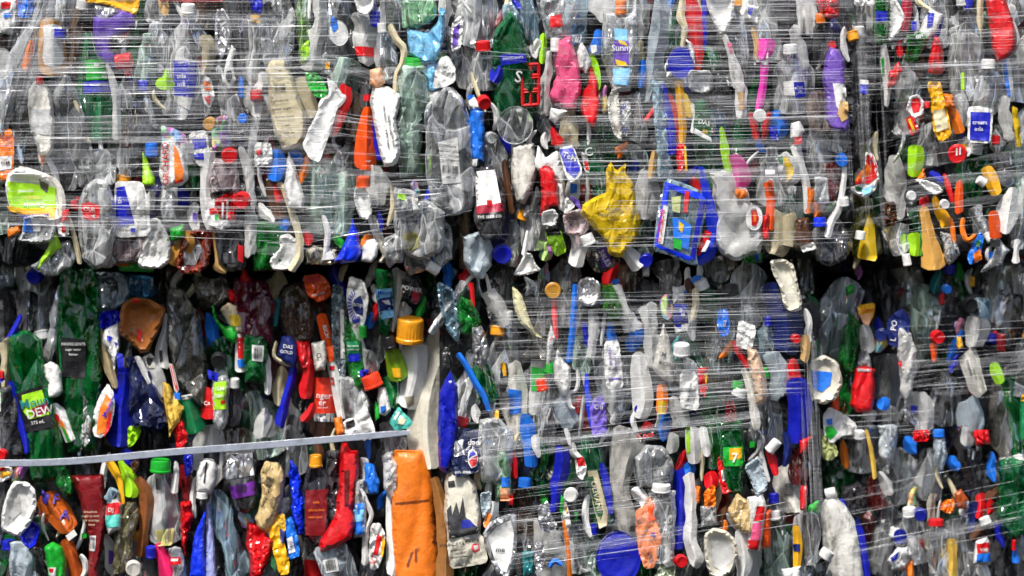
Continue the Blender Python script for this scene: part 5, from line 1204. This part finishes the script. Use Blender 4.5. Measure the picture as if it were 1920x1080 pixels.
# ------------------------------------------------------------------ crushed bottles and shells seen in the gaps between them
r = random.Random(5)
nfill = 0
LOOKS = [('bt', 'crushed clear bottle', 'c:t', 34), ('bt', 'crumpled smoky clear bottle', 'c:s', 16), ('bt', 'squashed dark clear bottle', 'c:d', 14), ('jg', 'wrinkled milky plastic jug', 'k:W', 4),
         ('bt', 'squashed pale green clear bottle', 'c:tg', 12), ('bt', 'squashed dark green bottle', 'c:G2', 12), ('jg', 'wrinkled white plastic jug', 'h:W', 3), ('bg', 'crumpled piece of clear bag', 'c:t', 10),
         ('jg', 'dirty cream plastic jug', 'h:WD', 2), ('bt', 'dusty grey clear bottle', 'c:dd', 6), ('bt', 'pale blue clear bottle', 'c:lb', 8), ('bt', 'squashed brown clear bottle', 'c:N', 3), ('bg', 'black crumpled plastic bag', 'w:K', 6)]
DARK = [q for q in LOOKS if q[2] in ('c:d', 'c:G2', 'c:dd', 'c:N', 'w:K', 'c:s')]  # dark filler colours put the shade of the lower outer bales into the plastic
SMALL = [('sc', 'creased white plastic scrap', 'h:W', 8), ('st', 'thin white plastic sliver', 'h:W', 14), ('st', 'curled cream plastic sliver', 'h:C', 6), ('sc', 'deep blue plastic scrap', 'h:B', 8), ('sc', 'bright red plastic scrap', 'h:R', 6), ('sc', 'sky blue plastic scrap', 'h:b', 5), ('sc', 'teal plastic scrap', 'h:TL', 2), ('sc', 'orange plastic scrap', 'h:O', 2),
         ('wr', 'printed white wrapper corner', 'w:W', 5), ('sc', 'shiny green plastic scrap', 'h:g3', 3), ('st', 'creased clear sliver', 'c:t', 10), ('st', 'cream plastic sliver', 'h:C', 4), ('sc', 'brown plastic scrap', 'h:N', 2), ('sc', 'mixed colour wrapper scrap', 'x:R', 3)]
for tries in range(16000):
    if nfill >= 600: break
    x, y = r.uniform(-5, 1925), r.uniform(-5, 1085)
    big = tries < 5000; tiny = tries > 9500
    w, h = (r.uniform(36, 66), r.uniform(80, 150)) if big else (r.uniform(20, 36), r.uniform(50, 90))
    i0, i1, j0, j1 = int((y-h/2)/4)+4, int((y+h/2)/4)+4, int((x-w/2)/4)+4, int((x+w/2)/4)+4
    if tiny: w, h = r.uniform(9, 22), r.uniform(22, 64)
    i0, i1, j0, j1 = int((y-h/2)/4)+4, int((y+h/2)/4)+4, int((x-w/2)/4)+4, int((x+w/2)/4)+4
    sub = cover[max(i0, 0):i1, max(j0, 0):j1]
    if sub.size == 0 or sub.mean() > (.7 if big else .62 if not tiny else .8 if x < 826 or y < 500 else .92): continue
    if 820 < x < 875 and 380 < y < 510 or 1500 < x < 1600 and 500 < y < 600: continue
    if y < 510 and y+h/2 > 505: continue
    pool = SMALL if tiny or (not big and r.random() < .4) else DARK if ((x < 826 or x > 1720) and y > 503 and r.random() < .6) or r.random() < .1 else LOOKS
    kd, look, ms, _ = r.choices(pool, [q[3] for q in pool])[0]
    lean = r.gauss(0, 14); n = 5
    pts = ' '.join('%.1f,%.1f,%.1f' % (x+lean*(t-.5)+r.gauss(0, 2), y+h*(t-.5), w*max(.25, (math.sin(math.pi*(.14+.72*t)))*r.uniform(.8, 1.1))) for t in [k/(n-1) for k in range(n)])
    ex = ''
    if ms in ('h:W', 'w:W', 'k:W', 'h:WD', 'c:t') and w > 14 and r.random() < .5:
        q = r.random(); hw, hh = w*.28, h*.16
        ex = 'bc %.1f,%.1f,%.1f,%.1f,%d' % (x, y, w*.5, h*.18, r.choice((0, 90, 80))) if q < .35 else 'pl %s %.1f,%.1f %.1f,%.1f %.1f,%.1f %.1f,%.1f' % (r.choice(('B', 'R', 'g3', 'K', 'b', 'Y2', 'P', 'NB')), x-hw, y-hh, x+hw, y-hh*.8, x+hw*.9, y+hh, x-hw, y+hh*1.1)
        ex = ex.replace('bc ', 'bc ') if q >= .35 else 'bc '+ex[3:].replace(',', ' ')
    geo = 'L '+pts
    if kd == 'bt' and not tiny:
        up = r.choice((-1, 1)); cc = r.choice(('-', '-', '-', 'W', 'W', 'B', 'R', 'g3', 'K', 'b', 'YO', 'W2'))
        geo = 'B %.1f,%.1f %.1f,%.1f %.1f %s' % (x-lean*.6, y-up*h*.56, x+lean, y+up*h*.56, w*1.02, cc)
    if tiny and kd == 'st':                                 # a curled sliver
        w2 = r.uniform(4, 9); hh = r.uniform(30, 80); bw = r.gauss(0, 9)
        geo = 'L '+' '.join('%.1f,%.1f,%.1f' % (x+bw*math.sin(t*3.1+.2)+lean*t, y+hh*(t-.5), w2*(.6+.6*math.sin(3.0*t+.1))) for t in (0, .25, .5, .75, 1))
    build('%s|%s|%s|%s|%s|%s' % (kd, look, ms, '-1.0' if not tiny else '1.2', geo, ex if geo[0] == 'L' else ''), 2000+nfill, .006)
    nfill += 1

# torn pieces of clear sheet squeezed between them
cov2 = cover.copy(); nsh = 0
for tries in range(4000):
    if nsh >= 90: break
    x, y = r.uniform(0, 1920), r.uniform(0, 1080)
    if x < 826 and y > 503 and r.random() < .6: continue
    w, h = r.uniform(30, 62), r.uniform(50, 120)
    i0, i1, j0, j1 = int((y-h/2)/4)+4, int((y+h/2)/4)+4, int((x-w/2)/4)+4, int((x+w/2)/4)+4
    sub = cov2[max(i0, 0):i1, max(j0, 0):j1]
    if sub.size == 0 or sub.mean() > .84 or 835 < x < 880 and 380 < y < 510 or 1500 < x < 1600 and 490 < y < 600 or (y < 506 and y+h/2 > 505): continue
    cov2[max(i0, 0):i1, max(j0, 0):j1] = True
    n = 9; pts = ' '.join('%.1f,%.1f' % (x+w/2*r.uniform(.55, 1.1)*math.cos(2*math.pi*k/n), y+h/2*r.uniform(.6, 1.1)*math.sin(2*math.pi*k/n)) for k in range(n))
    kd, look, ms = r.choice((('bg', 'crumpled sheet of clear film', 'c:t'), ('bg', 'crumpled sheet of pale blue film', 'c:lb2c'), ('bg', 'crumpled sheet of smoky film', 'c:s'), ('jg', 'torn wall of a milky jug', 'k:W'), ('bg', 'crumpled sheet of clear film', 'c:t')))
    build('%s|%s|%s|%s|P12 %s|' % (kd, look, ms, '-.5', pts), 5000+nsh, .0)
    nsh += 1

# ------------------------------------------------------------------ labels that single each thing out
def short(t):
    s = t['lm'] if isinstance(t['lm'], str) else None
    if s: return s
    s = t['look']
    for cut in (' with ', ' in ', ' on ', ' behind ', ' below ', ' standing ', ' beside ', ' under '):
        s = s.split(cut)[0]
    if len(s.split()) > 6: s = ' '.join(s.split()[:6])
    return 'the '+s
LMS = [t for t in THINGS if t['lm']]
cnt = {}
for t in LMS: cnt.setdefault(short(t), []).append(t)
for t in LMS: t['short'] = short(t) if len(cnt[short(t)]) == 1 else None
LMS = [t for t in LMS if t['short'] and len(t['short'].split()) <= 8]
looks = {}
for t in THINGS: looks[t['look']] = looks.get(t['look'], 0)+1
used = set()
REL = {'l': 'just left of', 'r': 'just right of', 'a': 'just above', 'b': 'just below'}
def relw(dx, dy):
    return ('r' if dx > 0 else 'l') if abs(dx) > abs(dy) else ('b' if dy > 0 else 'a')
for t in THINGS:
    lk = t['look']; bn = bale(t['x'], t['y'])[0]
    if looks[lk] == 1 and len(lk.split()) >= 4 and t['lm']:
        lab = lk if len(lk.split()) > 11 else lk+' in the '+bn+' bale'
        if lab not in used:
            used.add(lab); t['root']['label'] = lab; continue
    cand = sorted((math.hypot(l['x']-t['x'], l['y']-t['y']), k) for k, l in enumerate(LMS) if l is not t)
    done = False
    for dist, k in cand[:14]:
        l = LMS[k]
        w = REL[relw(t['x']-l['x'], t['y']-l['y'])]
        if dist > 70: w = w.replace('just ', '')
        lab = lk+' '+w+' '+l['short']
        if len(lab.split()) <= 16 and lab not in used:
            used.add(lab); t['root']['label'] = lab; done = True; break
    if not done:
        t['root']['label'] = ' '.join((lk+' in the '+bn+' bale').split()[:16]); used.add(t['root']['label'])

# ------------------------------------------------------------------ the packed mass inside each bale (nobody could count it)
def gap_shade_mix():
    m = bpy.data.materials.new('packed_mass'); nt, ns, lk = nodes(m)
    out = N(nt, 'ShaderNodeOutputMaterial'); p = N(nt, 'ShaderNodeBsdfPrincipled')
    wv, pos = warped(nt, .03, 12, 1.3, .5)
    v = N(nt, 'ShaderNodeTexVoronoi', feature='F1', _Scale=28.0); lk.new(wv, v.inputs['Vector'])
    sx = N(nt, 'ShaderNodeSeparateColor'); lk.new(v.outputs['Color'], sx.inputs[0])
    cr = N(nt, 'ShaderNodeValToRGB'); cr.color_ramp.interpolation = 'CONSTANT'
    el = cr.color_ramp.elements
    el[0].color = (.008,.009,.01,1); el[1].position = .45; el[1].color = (.018,.02,.022,1)  # near-black tones paint the shade of the gaps into the core
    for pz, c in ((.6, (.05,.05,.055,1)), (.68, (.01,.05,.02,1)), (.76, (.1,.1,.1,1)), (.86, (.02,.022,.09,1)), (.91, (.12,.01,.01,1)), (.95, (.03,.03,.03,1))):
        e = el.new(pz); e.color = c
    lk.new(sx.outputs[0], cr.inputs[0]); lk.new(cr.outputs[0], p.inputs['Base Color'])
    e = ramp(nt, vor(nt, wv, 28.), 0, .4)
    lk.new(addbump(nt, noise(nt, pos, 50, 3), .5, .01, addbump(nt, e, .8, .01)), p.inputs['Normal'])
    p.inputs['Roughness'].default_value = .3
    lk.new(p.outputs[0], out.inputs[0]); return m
DM = gap_shade_mix()
for bi, b in enumerate(BALES):
    x0, y0, x1, y1 = b[1]-2, b[2]-2, b[3]+2, b[4]+2
    st = 9
    xs = np.arange(x0, x1+st, st); ys = np.arange(y0, y1+st, st)
    G = np.array([(x, y) for y in ys for x in xs], float)
    e = np.array([edge_dist(q[0], q[1], b) for q in G])
    k = np.clip(1-np.maximum(e, 0)/38, 0, 1)
    W3 = np.stack([G[:, 0]/1000, np.zeros(len(G)), -G[:, 1]/1000], 1)
    Y = b[5]+.045+.16*k**2+.012*fold(W3, 40+bi, .06)+.006*fold(W3, 60+bi, .025, 4)
    V = np.array([at(G[i, 0], G[i, 1], Y[i]) for i in range(len(G))])
    nx = len(xs); F = [(r_*nx+c, (r_+1)*nx+c, (r_+1)*nx+c+1, r_*nx+c+1) for r_ in range(len(ys)-1) for c in range(nx-1)]
    n = len(V); c0 = at((x0+x1)/2, (y0+y1)/2, b[5]+.05)
    # close the block behind the face, so that the bale is a solid thing from any side
    Vb = V.copy(); Vb[:, 1] = b[5]+.75
    rimi = [c for c in range(nx)]+[r_*nx+nx-1 for r_ in range(1, len(ys))]+[(len(ys)-1)*nx+c for c in range(nx-2, -1, -1)]+[r_*nx for r_ in range(len(ys)-2, 0, -1)]
    V = np.vstack([V, Vb[rimi]]); q = len(rimi)
    F += [(rimi[k_], rimi[(k_+1) % q], n+(k_+1) % q, n+k_) for k_ in range(q)]
    F.append(tuple(n+k_ for k_ in range(q)))
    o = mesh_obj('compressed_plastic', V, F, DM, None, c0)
    o['label'] = 'dark compressed plastic filling the inside of the '+b[0]+' bale'; o['category'] = 'baled plastic'; o['kind'] = 'stuff'; o['group'] = 'bales of compressed plastic'

# ------------------------------------------------------------------ stretch wrap: every streak a real thin ribbon
def film_mat(name, a0, a1, tint=(.93,.94,.96)):
    m = bpy.data.materials.new(name); nt, ns, lk = nodes(m)
    out = N(nt, 'ShaderNodeOutputMaterial'); p = N(nt, 'ShaderNodeBsdfPrincipled')
    p.inputs['Base Color'].default_value = (*tint, 1); p.inputs['Roughness'].default_value = .22; p.inputs['Specular IOR Level'].default_value = .6
    g = N(nt, 'ShaderNodeNewGeometry'); mp = N(nt, 'ShaderNodeMapping'); mp.inputs['Scale'].default_value = (9, 9, 420); lk.new(g.outputs['Position'], mp.inputs[0])
    f = ramp(nt, noise(nt, mp.outputs[0], 1., 3, .6), .3, .7)
    f = mathn(nt, 'MULTIPLY_ADD', f, a1-a0, a0, True)
    tr = N(nt, 'ShaderNodeBsdfTransparent')
    mx = N(nt, 'ShaderNodeMixShader'); lk.new(f, mx.inputs[0]); lk.new(tr.outputs[0], mx.inputs[1]); lk.new(p.outputs[0], mx.inputs[2])
    lk.new(mx.outputs[0], out.inputs[0]); return m
FM = [film_mat('stretch_film_streak', .04, .55, (.78,.8,.83)), film_mat('stretch_film_veil', .0, .16, (.8,.82,.85))]
def film(bname, label, fams, seed):
    rr = random.Random(seed); V, F, MI = [], [], []
    for x0, a0, b0, x1, a1, b1, n, wmin, wmax, partial in fams:
        nb = max(3, n//14); bands = [(rr.random(), rr.uniform(.01, .05)) for _ in range(nb)]
        for i in range(int(n*1.1)):
            s = (i+.5+rr.gauss(0, .4))/int(n*1.1) if rr.random() < .62 else min(max(rr.gauss(*rr.choice(bands)), 0), 1)
            ya, yb = a0+(b0-a0)*s, a1+(b1-a1)*s
            ya += rr.gauss(0, 1.5); yb += rr.gauss(0, 1.5)
            t0, t1 = 0., 1.
            if rr.random() < partial:
                ln = rr.uniform(.12, .6); t0 = rr.uniform(0, 1-ln); t1 = t0+ln
            L = math.hypot(x1-x0, yb-ya)*(t1-t0); k = max(4, int(L/14))
            wd = 1.4*wmin+1.*(wmax-wmin)*rr.random()**2.2
            mi = 0
            if rr.random() < .15: wd = rr.uniform(8, 22); mi = 1
            ph, am = rr.uniform(0, 6), rr.uniform(.2, 1.3)
            off = rr.uniform(.042, .052)
            n0 = len(V)
            for j in range(k+1):
                t = t0+(t1-t0)*j/k
                px = x0+(x1-x0)*t; py = ya+(yb-ya)*t+am*math.sin(ph+t*5)+.35*math.sin(ph*3+t*31)
                bs = bale(min(max(px, 2), 1918) if x0 != x1 else px, min(max(py, 5), 1075))
                bb = [q for q in BALES if q[0] == bname][0]
                e = min(px-bb[1], bb[3]-px, py-bb[2], bb[4]-py)
                y = bb[5]-off+.03*max(0, 1-max(e, 0)/40)**2+.002*math.sin(px/37+ph)
                ww = wd*(.55+.45*math.sin(ph+t*9))*min(1, (j+.6)/2, (k-j+.6)/2)
                dxn, dyn = x1-x0, yb-ya; q = math.hypot(dxn, dyn); nxn, nyn = -dyn/q, dxn/q
                for sgn, dy in ((-1, 0), (0, -.0006), (1, .0004)):
                    V.append(at(px+nxn*sgn*ww/2, py+nyn*sgn*ww/2, y+dy))
            for j in range(k):
                for c in (0, 1):
                    a = n0+j*3+c; F.append((a, a+1, a+4, a+3)); MI.append(mi)
    b = [q for q in BALES if q[0] == bname][0]
    c0 = at((b[1]+b[3])/2, (b[2]+b[4])/2, b[5]-.045)
    o = mesh_obj('stretch_film', V, F, FM[0], None, c0, False)
    o.data.materials.append(FM[1]); o.data.polygons.foreach_set('material_index', MI)
    o['label'] = label; o['category'] = 'stretch film'; o['group'] = 'stretch film wound round the bales'
#     x0   a0   b0   x1   a1   b1   n  wmin wmax partial
film('upper left', 'dense white stretch film lines fanning across the upper left bale', [
    (-20, -5, 350, 640, -5, 330, 150, .5, 2.6, .55), (-20, 350, 440, 640, 340, 470, 34, .5, 2.4, .5), (-20, 415, 424, 640, 410, 424, 5, 1.5, 3.5, .1), (-20, 128, 150, 600, 100, 150, 10, 1, 3, .2),
    (560, 90, 470, 884, 190, 400, 60, .5, 2.2, .4), (600, -5, 160, 850, 0, 140, 30, .5, 2, .5), (480, 300, 470, 830, 330, 455, 26, .5, 2.2, .4)], 1)
film('upper middle', 'close set white stretch film lines over the upper middle bale', [
    (1040, -5, 340, 1600, -15, 330, 150, .5, 2.8, .4), (1080, 330, 470, 1600, 325, 455, 42, .5, 2.0, .45), (880, 0, 450, 1060, 10, 445, 28, .4, 1.3, .6), (1240, -5, 130, 1500, -5, 130, 26, 1., 3.2, .2)], 2)
film('upper right', 'loose white stretch film lines over the upper right bale', [
    (1600, -5, 215, 1960, -20, 200, 66, .5, 3.0, .35), (1690, 270, 470, 1960, 235, 440, 26, .6, 2.2, .4), (1600, 210, 470, 1760, 170, 430, 18, .4, 1.5, .5)], 3)
film('lower middle', 'white stretch film lines tilting upwards across the lower middle bale', [
    (925, 548, 770, 1510, 540, 740, 105, .5, 2.6, .45), (870, 770, 870, 1430, 700, 800, 44, .5, 2.4, .4), (930, 900, 1075, 1260, 850, 1035, 40, .5, 2.2, .45), (930, 1040, 1085, 1500, 930, 1000, 6, 1., 3, .2)], 4)
film('lower right', 'sparse slanting stretch film lines on the lower right bale', [
    (1690, 600, 760, 1960, 585, 735, 34, .6, 2.2, .35), (1560, 850, 1090, 1960, 770, 1010, 16, .8, 2.6, .2), (1570, 780, 830, 1760, 770, 815, 14, .6, 2.2, .3)], 5)
def vfilm(bname, label, fams, seed):
    rr = random.Random(seed); V, F, MI = [], [], []
    bb = [q for q in BALES if q[0] == bname][0]
    for (xa0, xa1, ya, xb0, xb1, yb, n, wmin, wmax) in fams:
        for i in range(n):
            s = rr.random(); xa, xb = xa0+(xa1-xa0)*s, xb0+(xb1-xb0)*s+rr.gauss(0, 3)
            k = 26; u0, u1 = rr.uniform(0, .35)*(ya > 100), 1-rr.uniform(0, .3); wd = wmin+(wmax-wmin)*rr.random()**2; mi = 1 if i % 4 else 0; wd = wd*2 if mi else 1.; ph = rr.uniform(0, 6); n0 = len(V); off = rr.uniform(.04, .055)
            for j in range(k+1):
                t = u0+(u1-u0)*j/k; px = xa+(xb-xa)*t+2.5*math.sin(ph+t*6); py = ya+(yb-ya)*t
                ww = (wd*(.5+.5*math.sin(ph+t*7))+.4)*min(1, (j+.4)/4, (k-j+.4)/4)
                for sgn, dy in ((-1, .0015), (0, -.002), (1, .0015)): V.append(at(px+sgn*ww/2, py, bb[5]-off+dy))
            for j in range(k):
                for c in (0, 1):
                    a = n0+j*3+c; F.append((a, a+3, a+4, a+1)); MI.append(mi)
    c0 = at((fams[0][0]+fams[0][3])/2, (fams[0][2]+fams[0][5])/2, bb[5]-.045)
    o = mesh_obj('film_fold', V, F, FM[0], None, c0, True)
    o.data.materials.append(FM[1]); o.data.polygons.foreach_set('material_index', MI)
    o['label'] = label; o['category'] = 'stretch film'; o['group'] = 'gathered film edges on the bales'
vfilm('upper left', 'gathered milky film edge slanting down the far left of the frame', [(40, 110, -8, -15, 40, 240, 34, 1, 12)], 8)
vfilm('lower middle', 'gathered clear film edge running down between the two right lower bales', [(1498, 1522, 600, 1508, 1552, 1085, 15, 1, 9)], 9)
vfilm('upper right', 'gathered clear film edge running down the upper right bale side', [(1560, 1660, -8, 1585, 1680, 470, 15, 1, 8)], 10)

# ------------------------------------------------------------------ the strap
sp = spline([(-20, 868, 13), (60, 868, 13), (160, 863, 13.5), (320, 848, 13.5), (480, 836, 13.5), (620, 824, 13), (720, 815, 12), (768, 811, 9)], 60)
V, F = [], []
for x, y, w in sp:
    for dy, yy in ((-w/2, .0), (-w/2+1, -.0006), (w/2-1, -.0006), (w/2, 0), (0, .0012)):
        V.append(at(x, y+dy, .105-.05+yy))
for i in range(len(sp)-1):
    for j in range(5):
        a, b = i*5+j, i*5+(j+1) % 5; F.append((a, b, b+5, a+5))
HC['strap'] = (.3, .33, .4)
o = mesh_obj('bale_strap', V, F, mat('h:strap'), None, at(370, 845, .01), False)
o['label'] = 'flat grey plastic strap pulled across the lower left bale'; o['category'] = 'strap'

# ------------------------------------------------------------------ camera, light, view
cam = bpy.data.cameras.new('camera'); co = bpy.data.objects.new('camera', cam); COL.objects.link(co)
co.location = (0, -D, 0); co.rotation_euler = (math.radians(90), 0, 0)
cam.sensor_width = 36; cam.lens = 36*D/1.92; cam.clip_end = 200; cam.clip_start = .1
cam.dof.use_dof = True; cam.dof.focus_distance = D-.01; cam.dof.aperture_fstop = 1.1
SC.camera = co
EL, AZ = 55, 24                       # sun: high, in front of the bales, a little from the left
w = bpy.data.worlds.new('World'); SC.world = w; w.use_nodes = True
nt = w.node_tree; nt.nodes.clear()
sky = nt.nodes.new('ShaderNodeTexSky'); sky.sky_type = 'NISHITA'; sky.sun_disc = False
sky.sun_elevation = math.radians(EL); sky.sun_rotation = math.radians(180+AZ); sky.air_density = 1.0; sky.dust_density = 3.0
bg = nt.nodes.new('ShaderNodeBackground'); bg.inputs[1].default_value = .1
wo = nt.nodes.new('ShaderNodeOutputWorld'); nt.links.new(sky.outputs[0], bg.inputs[0]); nt.links.new(bg.outputs[0], wo.inputs[0])
sl = bpy.data.lights.new('sun', 'SUN'); sl.energy = 3.9; sl.angle = math.radians(8); sl.color = (1, .96, .9)
so = bpy.data.objects.new('sun', sl); COL.objects.link(so)
e, a = math.radians(EL), math.radians(AZ)
dirv = Vector((math.sin(a)*math.cos(e), math.cos(a)*math.cos(e), -math.sin(e)))
so.rotation_euler = dirv.to_track_quat('-Z', 'Y').to_euler()
SC.view_settings.view_transform = 'Standard'; SC.view_settings.look = 'None'; SC.view_settings.exposure = .45; SC.view_settings.gamma = 1; SC.view_settings.use_curve_mapping = False
SC.render.engine = 'CYCLES'
c = SC.cycles; c.max_bounces = 4; c.diffuse_bounces = 2; c.glossy_bounces = 3; c.transmission_bounces = 4; c.transparent_max_bounces = 12; c.use_adaptive_sampling = True; c.adaptive_threshold = .05; c.adaptive_min_samples = 20; c.caustics_reflective = False; c.caustics_refractive = False
c.use_denoising = True; c.denoiser = 'OPENIMAGEDENOISE'
print('things', len(THINGS), 'fill', nfill)
